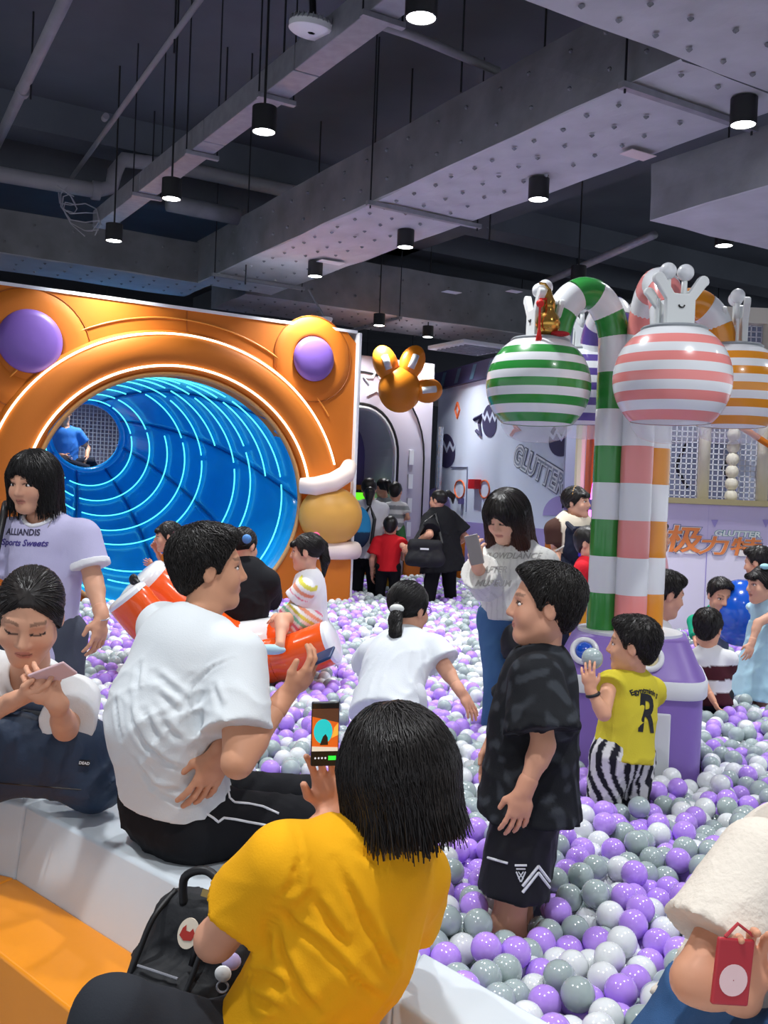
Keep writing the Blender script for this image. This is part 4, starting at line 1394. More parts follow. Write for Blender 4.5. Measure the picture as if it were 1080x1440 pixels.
def person(label, s, pel, neck, head, by, hy, hp=0, hr=0, hs=1.0, mid=None, L=None, R=None, LL=None, RL=None,
           skin=SKIN, hair=None, top=None, bottom=None, shoes=None, vox=.008, fvox=.0045, hands=True, face=True, shw=1.0, girth=1.0, group=None, brow=1.0, eyes='open', feet=True):
    """L, R: dict(e=elbow, w=wrist, d=hand direction, n=palm normal, curl); LL, RL: (knee, ankle)"""
    pel, neck, head = W(pel), W(neck), W(head)
    root = thing('person', label, 'person', (pel[0], pel[1], 0), group)
    a = math.radians(by)
    Fw = vec((math.sin(a), -math.cos(a), 0))
    sp = unit(neck - pel)
    side = unit(np.cross(sp, Fw)); Fb = np.cross(side, sp)          # side = person's left
    mid = lerp3(pel, neck, .5) if mid is None else W(mid)
    J = dict(pel=pel, neck=neck, mid=mid, s=s, side=side, F=Fb, U=sp, g=girth)
    sw = .165 * s * shw
    sh = {'L': neck + side * sw - sp * .062 * s, 'R': neck - side * sw - sp * .062 * s}
    hip = {'L': pel + side * .088 * s, 'R': pel - side * .088 * s}
    arms = {}
    for k, v in (('L', L), ('R', R)):
        if v == 'none': continue
        sg = 1 if k == 'L' else -1
        if v is None:
            w_ = sh[k] + side * sg * .06 * s - vec((0, 0, .47 * s)) + Fb * .06 * s
            v = dict(w=w_)
        v = dict(v); v['w'] = W(v['w'])
        if 'e' in v: v['e'] = W(v['e'])
        else: v['e'] = ik(sh[k], v['w'], .27 * s, .235 * s, v.get('pole', -Fb * .9 + side * sg * .5 - vec((0, 0, .2))))
        fd = unit(v['w'] - v['e'])
        v.setdefault('d', fd); v.setdefault('n', -side * sg); v.setdefault('curl', .35)
        arms[k] = v
    J['arms'] = arms; J['sh'] = sh; J['hip'] = hip
    legs = {}
    for k, v in (('L', LL), ('R', RL)):
        sg = 1 if k == 'L' else -1
        if v is None:
            an = vec((hip[k][0], hip[k][1], .075 * s)) + side * sg * .03 * s
            kn = ik(hip[k], an, np.linalg.norm(an - hip[k]) * .506, np.linalg.norm(an - hip[k]) * .500, Fw)
        else:
            kn, an = W(v[0]), W(v[1])
        legs[k] = (kn, an)
    J['legs'] = legs
    HL, HF, HU = head_frame(hy, hp, hr)
    q = hs
    def hp_(x, y, z): return head + HL * (x * q) + HF * (y * q) + HU * (z * q)
    RR = (HL, HF, HU)
    J['hp'] = hp_; J['RR'] = RR; J['q'] = q; J['head'] = head
    # ---- body: torso, limbs
    B = Solid(); g = girth
    chest = lerp3(mid, neck, .55)
    B.rc(pel + sp * .01 * s, mid, .118 * s * g, .11 * s * g, .05 * s, Fb, .78)
    B.rc(mid, chest, .11 * s * g, .128 * s * g, .06 * s, Fb, .72)
    B.rc(sh['L'] - side * .03 * s, sh['R'] + side * .03 * s, .048 * s, .048 * s, .05 * s)
    B.rc(neck - sp * .03 * s, hp_(0, -.014, -.05), .056 * s * .5 + .028 * q, .048 * q * .9, .03 * s)
    B.rc(hip['L'], hip['R'], .09 * s * g, .09 * s * g, .04 * s)
    for k, v in arms.items():
        B.rc(sh[k], v['e'], .046 * s * g, .037 * s * g, .02 * s); B.rc(v['e'], v['w'], .038 * s * g, .025 * s, .012 * s)
        md_ = lerp3(v['e'], v['w'], .3); B.rc(v['e'], md_, .036 * s * g, .039 * s * g, .012 * s)
    for k, (kn, an) in legs.items():
        if bottom and bottom.get('kind', 'long') == 'long' and LL is None: continue      # wholly inside the trousers and the balls
        B.rc(hip[k], kn, .078 * s * g, .052 * s, .03 * s); B.rc(kn, an, .05 * s, .034 * s, .02 * s)
        cf = lerp3(kn, an, .3) - Fw * .012 * s; B.rc(kn, cf, .045 * s, .05 * s, .03 * s)
        if feet: B.rc(an + vec((0, 0, -.03 * s)), an + Fw * .13 * s + vec((0, 0, -.045 * s)), .032 * s, .024 * s, .02 * s)
    parts = []
    V, F = B.mesh(vox * 1.35); parts.append((V, F, np.tile(skin, (len(V), 1))))
    # ---- head
    H = Solid()
    H.el(hp_(0, -.012, .03), (.073 * q, .092 * q, .085 * q), RR)
    H.el(hp_(0, .020, -.035), (.058 * q, .066 * q, .074 * q), RR, .03 * q)
    H.el(hp_(0, .060, -.093), (.021 * q, .018 * q, .016 * q), RR, .035 * q)
    H.rc(hp_(.045, .0, -.06), hp_(.018, .058, -.092), .02 * q, .014 * q, .03 * q)
    H.rc(hp_(-.045, .0, -.06), hp_(-.018, .058, -.092), .02 * q, .014 * q, .03 * q)
    for x in (-1, 1):
        H.el(hp_(.037 * x, .056, -.032), (.026 * q, .020 * q, .024 * q), RR, .03 * q)
        H.el(hp_(.075 * x, -.008, -.004), (.009 * q, .018 * q, .031 * q), (HL, unit(HF - HU * .3), unit(HU + HF * .3)), .008 * q, tagc=2)
        if face: H.el(hp_(.083 * x, -.004, -.002), (.005 * q, .009 * q, .018 * q), RR, .006 * q, op='sub')
    if face:
        H.el(hp_(0, .072, .024), (.046 * q, .010 * q, .009 * q), RR, .022 * q)
        for x in (-1, 1): H.el(hp_(.031 * x, .091, .003), (.017 * q, .0085 * q, .0080 * q), RR, .016 * q, op='sub')
        H.rc(hp_(0, .083, .012), hp_(0, .098, -.026), .0065 * q, .0115 * q, .014 * q)
        for x in (-1, 1): H.el(hp_(.0115 * x, .089, -.031), (.008 * q, .009 * q, .007 * q), RR, .007 * q)
        H.el(hp_(0, .0815, -.0555), (.021 * q, .0085 * q, .0042 * q), RR, .006 * q, tagc=1)
        H.el(hp_(0, .0805, -.0640), (.017 * q, .0085 * q, .005 * q), RR, .006 * q, tagc=1)
    H.rc(lerp3(neck, head, .2), hp_(0, -.014, -.05), .052 * s * .5 + .026 * q, .047 * q * .9, .03 * q)
    V, F = H.mesh(fvox * 1.12)
    C = np.tile(vec(skin), (len(V), 1))
    if face:
        Q = (V - head) @ np.array(RR).T / q
        x, y, z = np.abs(Q[:, 0]), Q[:, 1], Q[:, 2]
        lipm = (((x / .022) ** 2 + ((z + .060) / .0105) ** 2) < 1) & (y > .06)
        C[lipm] = C[lipm] * .35 + vec(lin('#b5655e')) * .65
        mouth = (x < .021) & (np.abs(z + .0598 - x * .12) < .0022) & (y > .06); C[mouth] *= .45
        ck = np.exp(-(((x - .037) / .02) ** 2 + ((z + .03) / .018) ** 2)) * (y > .03)
        C *= 1 - ck[:, None] * vec((.02, .10, .10))
        bz = .027 + .004 * np.cos((x - .032) / .022 * 1.6)
        br = (x > .013) & (x < .050) & (np.abs(z - bz) < .0042) & (y > .03); C[br] = C[br] * (1 - .6 * brow) + vec((.03, .02, .016)) * .6 * brow
        lz = .0100 - ((x - .031) / .0175) ** 2 * .006 if eyes == 'open' else -.0045 + ((x - .031) / .0175) ** 2 * .0035
        ld = (x > .0135) & (x < .0485) & (np.abs(z - lz) < .0026) & (y > .03); C[ld] = vec((.03, .02, .018))
    parts.append((V, F, C))
    if hands:
        for k, v in arms.items():
            if v.get('nohand'): continue
            HS = Solid(); HS.rc(lerp3(v['e'], v['w'], .8), v['w'], .03 * s, .025 * s, .01); hand_prims(HS, v['w'], v['d'], v['n'], k, s * v.get('hs', 1.0), v['curl'], thumb=v.get('thumb', .5))
            V, F = HS.mesh(v.get('vox', fvox * .95)); parts.append((V, F, np.tile(skin, (len(V), 1)) * vec((1, .96, .95))))
    V, F, C = join(parts)
    body = mesh_obj('body', V, F, M_skin, root, smooth=True, colors=C)
    if face and eyes == 'open':
        for x in (-1, 1):
            e = Geo().sphere(hp_(.031 * x, .0705, .0022), (.0130 * q, .0088 * q, .0060 * q), 12, 8, [Vector(v) for v in RR]).build('eye', M_eye, body, smooth=True)
            Geo().sphere(hp_(.0303 * x, .0747, .0026), (.0064 * q, .006 * q, .0062 * q), 10, 8, [Vector(v) for v in RR]).build('iris', M_iris, e, smooth=True)
    if hair: make_hair(root, J, **hair)
    if bottom: make_bottom(root, J, **bottom)
    if top: make_top(root, J, **top)
    J['root'] = root; J['body'] = body
    return J

def lerp3(a, b, t): return vec(a) * (1 - t) + vec(b) * t

def make_hair(root, J, kind='short', color=(0.013, .011, .010), n=0, vox=.006, tail=None, vol=1.0, seed=1, length=None, tie=None, fringe=True, low=None, tint=None):
    hp_, RR, q = J['hp'], J['RR'], J['q']; HL, HF, HU = RR
    S = Solid(); v = vol
    def plane(y0, z0, ny, nz): S.pl(hp_(0, y0, z0), HF * ny + HU * nz, .008 * q)
    if kind == 'short':
        S.el(hp_(0, -.016, .040), (.084 * q * v, .103 * q * v, .090 * q * v), RR)
        S.el(hp_(0, .045, .085), (.060 * q, .045 * q, .032 * q), RR, .03 * q)
        plane(.062, .066, 1, -.75 if fringe else -.5)
        plane(-.02, -.028, .62, -1)
        for x in (-1, 1): S.rc(hp_(.074 * x, .014, .04), hp_(.073 * x, .016, .004), .012 * q, .005 * q, .012 * q)
        S.el(hp_(0, -.06, -.02), (.055 * q, .036 * q, .05 * q), RR, .03 * q)
        for x in (-1, 1): S.el(hp_(.086 * x, -.006, -.014), (.030 * q, .021 * q, .032 * q), RR, .008 * q, op='sub')
        crown, down, ln, wild, lift = hp_(0, -.05, .10), .40, .050, .22, .0035
    elif kind == 'bob':
        lo = -.125 if low is None else low
        S.el(hp_(0, -.016, .038), (.090 * q * v, .106 * q * v, .092 * q * v), RR)
        S.rc(hp_(0, -.035, .0), hp_(0, -.040, lo + .05), .098 * q * v, .092 * q * v, .03 * q)
        for x in (-1, 1): S.rc(hp_(.064 * x, .006, .02), hp_(.070 * x, .012, lo + .035), .036 * q * v, .034 * q * v, .03 * q)
        S.el(hp_(0, .115, -.052), (.056 * q, .095 * q, .104 * q), RR, .015 * q, op='sub')
        S.rc(J['neck'], hp_(0, .0, -.08), .05 * q, .05 * q, .02 * q, op='sub')
        crown, down, ln, wild, lift = hp_(0, .0, .115), .62, .13, .10, .003
    elif kind == 'tied':
        S.el(hp_(0, -.016, .036), (.080 * q * v, .099 * q * v, .086 * q * v), RR)
        plane(.066, .06, 1, -.55)
        plane(-.03, -.045, .75, -1)
        for x in (-1, 1): S.rc(hp_(.071 * x, .018, .03), hp_(.072 * x, .012, -.015), .012 * q, .005 * q, .012 * q)
        if fringe == 'bangs': S.rc(hp_(-.04, .078, .05), hp_(.04, .078, .05), .018 * q, .018 * q, .02 * q)
        crown, down, ln, wild, lift = hp_(0, .05, .09), .1, .11, .05, .0018
    elif kind == 'long':
        lo = -.19 if low is None else low
        S.el(hp_(0, -.014, .038), (.092 * q * v, .108 * q * v, .092 * q * v), RR)
        S.rc(hp_(0, -.04, .0), hp_(0, -.045, lo + .05), .096 * q * v, .092 * q * v, .03 * q)
        for x in (-1, 1): S.rc(hp_(.066 * x, .010, .02), hp_(.076 * x, .026, lo + .035), .038 * q * v, .036 * q * v, .03 * q)
        S.rc(hp_(-.04, .078, .056), hp_(.04, .078, .056), .02 * q, .02 * q, .02 * q)
        S.el(hp_(0, .125, -.056), (.054 * q, .095 * q, .100 * q), RR, .015 * q, op='sub')
        S.rc(J['neck'], hp_(0, .0, -.08), .05 * q, .05 * q, .02 * q, op='sub')
        crown, down, ln, wild, lift = hp_(0, .0, .115), .66, .16, .10, .003
    if tail:
        T = [W(p) for p in tail['pts']]; rr = tail['r']
        for i in range(len(T) - 1): S.rc(T[i], T[i + 1], rr[i] * q, rr[i + 1] * q, .012 * q)
    def groove(P):
        d = P - vec(crown); th = np.arctan2((P - vec(hp_(0, 0, 0))) @ HL, (P - vec(hp_(0, 0, 0))) @ HF)
        zz = (P - vec(hp_(0, 0, 0))) @ HU
        return .0016 * q * np.sin(th * 34 + 2 * np.sin(zz * 30 / q)) + .0010 * q * np.sin(th * 61 + zz * 25)
    V, F = S.mesh(vox * 1.15, groove)
    C = np.tile(vec(color), (len(V), 1))
    rs = np.random.RandomState(seed)
    C *= (1 + .35 * np.sin(V @ rs.uniform(-60, 60, 3)))[:, None]
    if tint is not None: C = tint(V, C, J)
    parts = [(V, F, C)]
    if n:
        ln_ = (length or ln) * q
        sv, sf, sc = strands((V, F), J['head'], RR, n, ln_, crown, down, seed, color=color, wild=wild, lift=lift * q, field=S, jitter_end=.006 * q if kind == 'short' else .004 * q, zfree=(lo + .035) * q if kind in ('bob', 'long') else None)
        if tint is not None: sc = tint(sv, sc, J)
        parts.append((sv, sf, sc))
    V, F, C = join(parts)
    o = mesh_obj('hair', V, F, M_hair, root, smooth=True, colors=C)
    if tie:
        p = W(tie['p'])
        Geo().sphere(p, tie['r'], 14, 8).build('hair_tie', mat('tie_' + tie['c'], tie['c'], .6), o, smooth=True)
    return o

def make_top(root, J, color='#f2f2f2', kind='tee', sleeve=.62, hem=.10, loose=1.0, fold=.004, freq=24, seed=2, vox=.007, colfn=None, name='t_shirt', mt=None, sl_r=1.0, sl_cut=None, collar=None, trim=None, neckr=1.0, cape=False, flare=1.0, sl_flare=1.0, axis=None):
    s, g = J['s'], J['g'] * loose
    pel, mid, neck, side, Fb, U = J['pel'], J['mid'], J['neck'], J['side'], J['F'], J['U']
    chest = lerp3(mid, neck, .55)
    S = Solid()
    hemp = pel - U * hem * s
    S.rc(mid, chest, .135 * s * g, .152 * s * J['g'] * (1 + (loose - 1) * .5), .06 * s, Fb, .74)
    dn = unit(hemp - mid)
    S.rc(mid, hemp - U * .05 * s, .135 * s * g, .150 * s * g * flare, .05 * s, Fb, .80, cuts=[(hemp, -U)])
    S.rc(J['sh']['L'] - side * .02 * s, J['sh']['R'] + side * .02 * s, .060 * s, .060 * s, .05 * s)
    S.rc(neck - U * .045 * s + side * .05 * s, neck - U * .045 * s - side * .05 * s, .055 * s, .055 * s, .05 * s)
    for k, v in J['arms'].items():
        a, e, w = J['sh'][k], v['e'], v['w']
        if kind in ('tee', 'tank'):
            f = sleeve if kind == 'tee' else .16
            p = lerp3(a, e, f); d = unit(e - a)
            S.rc(a, lerp3(a, e, f + .12), .066 * s * sl_r, .070 * s * sl_r * loose * sl_flare, .035 * s, cuts=[(p, d)], tagc=1)
        elif kind == 'long':
            d = unit(w - e); f = sleeve if sleeve > .62 else .9
            S.rc(a, e, .064 * s * sl_r, .058 * s * sl_r * loose, .035 * s, tagc=1)
            p = lerp3(e, w, f)
            S.rc(e, lerp3(e, w, f + .1), .058 * s * sl_r * loose, .048 * s * sl_r * loose * sl_flare, .02 * s, cuts=[(p, d)], tagc=1)
    nk = neck + U * .012 * s
    S.rc(nk - U * .02 * s + Fb * .022 * s, nk + U * .10 * s + Fb * .03 * s, .062 * s * neckr, .075 * s * neckr, .006 * s, op='sub')
    c = vec(lin(color))
    def cf(V, C):
        if colfn is not None: C = colfn(V, C, J)
        return C
    fo = folds(fold, freq, U if axis is None else axis, seed)
    def fld(P):
        # seams stay flat near the neck and the shoulder line
        t = np.clip(((neck - P) @ U) / (.22 * s), .15, 1)
        return fo(P) * t
    o = solid_obj(name, S, vox * (1.0 if vox < .0068 else 1.15), mt or M_cloth, root, c, fld, cf)
    J['top'] = o
    if trim is not None:
        tc = vec(lin(trim))
        for k, v in J['arms'].items():
            a, e = J['sh'][k], v['e']; d = unit(e - a); p = lerp3(a, e, sleeve); T = Solid(); L_ = np.linalg.norm(e - a)
            T.rc(a, lerp3(a, e, sleeve + .12), .068 * s * sl_r, .0725 * s * sl_r * loose * sl_flare, .01, cuts=[(p + d * .002, d), (p - d * .026 * s, -d)])
            solid_obj('cuff', T, vox * .8, M_cloth, o, tc)
        ring = []
        mv = np.array(o.data.vertices and [tuple(x.co) for x in o.data.vertices]) + vec(root.location)
        bv = BVHTree.FromPolygons(mv.tolist(), [list(p.vertices) for p in o.data.polygons])
        c0 = nk + Fb * .022 * s - U * .01 * s
        for k in range(37):
            an = 2 * math.pi * k / 36
            q_ = c0 + (side * math.cos(an) + Fb * math.sin(an)) * (.071 * s * neckr)
            h = bv.ray_cast(Vector(q_ + U * .12), Vector(-U), .3)
            if h[0] is not None: ring.append(h[0])
        if len(ring) > 6: Geo().tube(ring, .009 * s, 8).build('collar', mat('trim_' + trim, trim, .85), o, smooth=True)
    return o

def make_bottom(root, J, color='#1a1b1f', kind='long', cut=1.1, loose=1.0, fold=.003, freq=26, seed=4, vox=.008, colfn=None, name='trousers', mt=None, waist=.10, hipr=1.0):
    s, g = J['s'], J['g'] * loose
    S = Solid(); U, side, Fb = J['U'], J['side'], J['F']
    pel = J['pel']
    S.rc(J['hip']['L'] * .9 + pel * .1, J['hip']['R'] * .9 + pel * .1, .093 * s * g * hipr, .093 * s * g * hipr, .04 * s)
    S.rc(pel, pel + U * waist * s, .125 * s * g, .118 * s * g, .04 * s, Fb, .8, cuts=[(pel + U * waist * s, U)])
    if kind == 'skirt':
        kn = (J['legs']['L'][0] + J['legs']['R'][0]) / 2
        p = lerp3(pel, kn, cut); d = unit(kn - pel)
        S.rc(pel, lerp3(pel, kn, cut + .1), .125 * s * g, .20 * s * g, .04 * s, cuts=[(p, d)])
    else:
        for k, (kn, an) in J['legs'].items():
            h = J['hip'][k]
            if kind == 'shorts':
                if cut <= 1:
                    p = lerp3(h, kn, cut); d = unit(kn - h)
                    S.rc(h, lerp3(h, kn, cut + .12), .095 * s * g, .088 * s * g * loose, .025 * s, cuts=[(p, d)])
                else:
                    p = lerp3(kn, an, cut - 1); d = unit(an - kn)
                    S.rc(h, kn, .095 * s * g, .085 * s * g * loose, .025 * s)
                    S.rc(kn, lerp3(kn, an, cut - .9), .085 * s * g * loose, .085 * s * g * loose, .02 * s, cuts=[(p, d)])
            else:
                S.rc(h, kn, .093 * s * g, .068 * s * g, .025 * s)
                p = lerp3(kn, an, cut); d = unit(an - kn)
                S.rc(kn, lerp3(kn, an, cut + .1), .067 * s * g, .056 * s * g * loose, .02 * s, cuts=[(p, d)])
    cf = (lambda V, C: colfn(V, C, J)) if colfn else None
    return solid_obj(name, S, vox * 1.25, mt or M_cloth, root, vec(lin(color)), folds(fold, freq, (0, 0, 1), seed), cf)

def crease(ob, lines, depth=.006, w=.010):
    """press creases along lines (given in photo pixels, dropped on the cloth) with a soft ridge beside each"""
    me = ob.data; n = len(me.vertices)
    co = np.empty(n * 3); me.vertices.foreach_get('co', co); co = co.reshape(-1, 3)
    off_ = np.array(parent_world(ob))[:3, 3]
    wc = co + off_
    nr = np.empty(n * 3); me.vertices.foreach_get('normal', nr); nr = nr.reshape(-1, 3)
    bvh = BVHTree.FromPolygons(wc.tolist(), [list(p.vertices) for p in me.polygons])
    disp = np.zeros(n)
    for ln in lines:
        P = []
        for (x0, y0), (x1, y1) in zip(ln[:-1], ln[1:]):
            for k in range(8):
                t = k / 8; d = (at(x0 + (x1 - x0) * t, y0 + (y1 - y0) * t, 2.5) - CAM).normalized()
                h = bvh.ray_cast(CAM, d)
                if h[0] is not None: P.append(tuple(h[0]))
        if len(P) < 2: continue
        P = np.array(P); best = np.full(n, 9.0); tt = np.zeros(n); sg = np.zeros(n)
        for i, p in enumerate(P):
            v = wc - p; dd = np.linalg.norm(v, axis=1); m_ = dd < best
            tv = P[min(i + 1, len(P) - 1)] - P[max(i - 1, 0)]
            sgn = np.einsum('ij,ij->i', np.cross(np.tile(tv, (n, 1)), v), nr)
            best[m_] = dd[m_]; tt[m_] = i / (len(P) - 1); sg[m_] = sgn[m_]
        fade = np.clip(np.minimum(tt, 1 - tt) * 5, .25, 1)
        one = np.where(sg > 0, 1.0, .35)
        disp += fade * (-depth * np.exp(-(best / w) ** 2) + depth * .85 * one * np.exp(-((best - 1.9 * w) / (w * 1.1)) ** 2))
    co += nr * disp[:, None]
    me.vertices.foreach_set('co', co.ravel()); me.update()

def chest(J, du, dv, back=False):
    return dict(p=lerp3(J['mid'], J['neck'], .5) + J['side'] * du + J['U'] * dv, b=-1 if back else 1)

def print_on(J, text, anchor, size, color, up=None, x=None, bold=0.0, shear=0.0, target=None, lift=.0022, name='print', squash=1.0, arcr=None):
    """lettering laid on a garment: every point is dropped on the cloth along the view of the chest"""
    tgt = target or J['top']
    me = tgt.data
    mw = np.array(parent_world(tgt))
    v = np.empty(len(me.vertices) * 3); me.vertices.foreach_get('co', v)
    v = v.reshape(-1, 3) @ mw[:3, :3].T + mw[:3, 3]
    bvh = BVHTree.FromPolygons(v.tolist(), [list(p.vertices) for p in me.polygons])
    if isinstance(anchor, dict):
        b_ = anchor['b']; x = J['side'] * b_; up = J['U']; nr = J['F'] * b_
        h_ = bvh.ray_cast(Vector(anchor['p'] + nr * .4), Vector(-nr), .6)
        loc = h_[0] if h_[0] is not None else Vector(anchor['p'] + nr * .1)
    else:
        anchor = W(anchor)
        loc, nrm, _, _ = bvh.find_nearest(Vector(anchor))
        nr = vec(nrm)
    # average normal for a calm projection
    y = vec(up) if up is not None else vec(J['U']); nr = unit(nr - 0)
    if x is not None:
        X = unit(x); nr = unit(np.cross(X, y)); Y = unit(np.cross(nr, X))
    else:
        X = unit(np.cross(y, nr)); Y = unit(np.cross(nr, X))
    if isinstance(text, str):
        V, F = text_mesh(text, size, 0, bold, shear)
    else:
        V, F = text
    out = []
    for p in V:
        px_, py_ = p[0], p[1] * squash
        if arcr:
            an = px_ / arcr; px_, py_ = (arcr + py_) * math.sin(an), (arcr + py_) * math.cos(an) - arcr
        q = vec(loc) + X * px_ + Y * py_ + nr * .12
        hit = bvh.ray_cast(Vector(q), Vector(-nr), .3)
        b = vec(hit[0]) if hit[0] is not None else q - nr * .12
        out.append(b + nr * lift)
    o = mesh_obj(name, out, F, mat('print_' + color, color, .7), tgt)
    return o
# ================================================================== people
def phone(label, c, x, y, w, h, body_c='#22252b', screen=None, back=None, lens=False, t=.009):
    """c centre, x across the short side, y along the long side; the screen looks along x cross y"""
    c = Vector(W(c)); x = Vector(x).normalized(); y = Vector(y); y = (y - x * y.dot(x)).normalized(); n = x.cross(y)
    o = thing('phone', label, 'phone', c)
    Geo().box(c, (w, h, t), (x, y, n)).build('case', mat('phone_' + body_c, body_c, .3), o, bevel=.004)
    if screen is not None:
        Geo().box(c + n * (t / 2), (w * .93, h * .96, .0008), (x, y, n)).build('screen', screen, o)
    if lens:
        for k in (-1, 1):
            Geo().lathe([(.009, 0), (.009, .002), (.006, .003), (.001, .003)], 16, c - n * (t / 2) + y * (h * .36) + x * (w * .2 * k), (x, y, -n)).build('camera_lens', M_black, o)
    return o, (c, x, y, n)

BLACK = lin('#17181c')
# ---------------------------------------------------------------- man in white seated on the bench
man = person('man in a white t-shirt and black striped trousers seated on the bench', 1.05,
    pel=(252, 1142, 2.90), neck=(284, 872, 2.86), head=(294, 800, 2.90), by=138, hy=108, hp=2, hs=1.03, mid=(226, 1010, 2.80),
    R=dict(e=(334, 1072, 2.60), w=(402, 978, 2.74), d=(.62, .22, .62), n=(-.55, .55, .60), curl=.62, thumb=.15),
    L=dict(e=(345, 1042, 2.98), w=(310, 1056, 2.70), d=(-.35, -.08, -.9), n=(-.7, .7, -.1), curl=.30, hs=1.08),
    RL=((452, 1160, 2.96), (470, 1270, 3.05)), LL=((430, 1125, 3.24), (450, 1210, 3.35)),
    skin=lin('#cf9878'), vox=.007, fvox=.004, girth=1.04, shw=1.05,
    hair=dict(kind='short', n=3000, vox=.006, vol=1.03, seed=3),
    top=dict(color='#dde3e6', hem=-.035, loose=1.14, fold=.0055, freq=19, seed=5, vox=.0065, sleeve=.70, sl_r=1.12, axis=(.55, .2, .8)),
    bottom=dict(color='#1b1c20', loose=1.06, fold=.004, seed=6, vox=.008, waist=.08, hipr=1.18))
crease(man['top'], [[(180, 975), (185, 1015), (202, 1047), (232, 1072), (272, 1088)], [(217, 947), (240, 967), (267, 987)], [(202, 1000), (225, 1045)], [(227, 1010), (240, 1030), (262, 1046)],
    [(221, 972), (252, 1004)], [(212, 1108), (252, 1130), (286, 1127)], [(162, 982), (170, 1045)], [(188, 1068), (215, 1106), (255, 1115)], [(196, 935), (190, 975)], [(300, 965), (312, 1000)]], .0075, .009)
crease(man['top'], [[(272, 1022), (266, 985), (272, 962), (300, 938), (332, 924)]], .004, .005)
# white piping on his trousers
def piping(J, pts, target_r=.0035, color='#e4e6ea'):
    root = J['root']
    ob = [c for c in root.children if c.name.startswith('trousers')][0]
    v = np.array([tuple(x.co) for x in ob.data.vertices]); v = v + vec(root.location)
    bvh = BVHTree.FromPolygons(v.tolist(), [list(p.vertices) for p in ob.data.polygons])
    path = []
    for (px, py) in pts:
        d = (at(px, py, 3.0) - CAM).normalized()
        h = bvh.ray_cast(CAM, d)
        if h[0] is not None: path.append(h[0] - d * .001)
    if len(path) > 1:
        P = []
        for a, b in zip(path[:-1], path[1:]): P += [a.lerp(b, k / 4) for k in range(4)]
        P.append(path[-1])
        Geo().tube(P, target_r, 6).build('piping', mat('piping_' + color, color, .6), ob, smooth=True)
piping(man, [(287, 1142), (300, 1150), (307, 1156), (315, 1150), (330, 1152), (350, 1156), (372, 1160), (395, 1166)])
piping(man, [(320, 1108), (323, 1122), (330, 1128), (350, 1130), (370, 1134), (392, 1144)])
phone('dark blue phone lying on the outstretched hand of the man in white', (450, 925, 2.80), (.12, .93, .30), (.84, .05, .52), .070, .085, '#1d3a66')

# ---------------------------------------------------------------- woman in yellow filming, seated on the step with her back to us
def fleck(V, C, J):
    return C
yw = person('woman in a yellow t-shirt with a black bob filming with her phone', 1.0,
    pel=(-.20, 1.96, .42), neck=(512, 1184, 1.90), head=(556, 1088, 1.90), by=214, hy=206, hp=-6, hr=-8, hs=1.04, mid=(478, 1330, 1.90),
    L=dict(e=(303, 1322, 1.92), w=(468, 1142, 2.20), d=(-.15, .0, .98), n=(-.1, -.98, .1), curl=.45, thumb=.6),
    R=dict(e=(560, 1330, 2.16), w=(520, 1190, 2.3), d=(-.3, .1, .9), n=(-.7, .6, .2), curl=.7),
    LL=((158, 1432, 1.78), (-.60, 1.66, .08)), RL=((200, 1500, 1.98), (-.62, 1.9, .08)),
    skin=lin('#d39c80'), vox=.007, fvox=.004, girth=1.05, shw=.95,
    hair=dict(kind='bob', n=6000, vox=.006, vol=1.05, seed=8, low=-.082, color=(.010, .008, .0075)),
    top=dict(color='#eba916', hem=.14, loose=1.06, fold=.0055, freq=15, seed=9, vox=.0065, sleeve=.56, sl_r=1.12, axis=(.5, .1, .8)),
    bottom=dict(color='#2b2e34', loose=1.02, fold=.002, seed=6, vox=.008, waist=.1))
crease(yw['top'], [[(392, 1268), (413, 1300), (457, 1333), (510, 1390), (547, 1417)], [(385, 1278), (397, 1340), (420, 1393), (457, 1437)], [(376, 1290), (378, 1350)],
    [(470, 1210), (503, 1277), (543, 1347), (562, 1373)], [(500, 1190), (540, 1222)], [(420, 1213), (415, 1243), (393, 1267)], [(330, 1367), (375, 1373), (410, 1393)], [(440, 1260), (465, 1300), (490, 1335)], [(350, 1400), (400, 1425)]], .0085, .009)
crease(yw['top'], [[(412, 1150), (424, 1203), (395, 1262)]], .004, .005)
# phone with the live picture of the tunnel
c = W((457, 1032, 2.14)); xd = Vector((1, .12, .03)); yd = Vector((-.02, -.22, 1))
M_scr_dark = mat('phone_screen_dark', '#101214', .15, emit='#15181b', emit_strength=.4)
po, (pc, px_, py_, pn) = phone('black phone showing the tunnel, held up by the woman in yellow', c, xd, yd, .060, .150, '#15171a', M_scr_dark)
def on_screen(name, pts, col, lift, e=.75):
    P = [pc + px_ * (a * .056) + py_ * (b * .144) + pn * (.0046 + lift) for a, b in pts]
    g = Geo(); g.add(P, [list(range(len(P)))])
    return g.build(name, mat('screen_' + col, col, .3, emit=col, emit_strength=e), po)
on_screen('screen_picture', [(-.5, -.26), (.5, -.26), (.5, .42), (-.5, .42)], '#c2571a', .0009)
on_screen('screen_ceiling', [(-.5, .30), (.5, .20), (.5, .42), (-.5, .42)], '#4a2f22', .0012)
on_screen('screen_tunnel', [(-.08 + .36 * math.cos(t_ * .3), .06 + .2 * math.sin(t_ * .3)) for t_ in range(21)], '#17b3b5', .0015)
on_screen('screen_figure', [(-.2, -.16), (.12, -.16), (.1, -.04), (.02, .02), (-.08, -.02)], '#1c1512', .0018)
on_screen('screen_glow', [(.25, -.05), (.5, .0), (.5, .2), (.34, .12)], '#e0a03a', .0015)
on_screen('screen_floor', [(-.5, -.26), (.5, -.26), (.5, -.20), (-.5, -.18)], '#c9bfae', .0018)
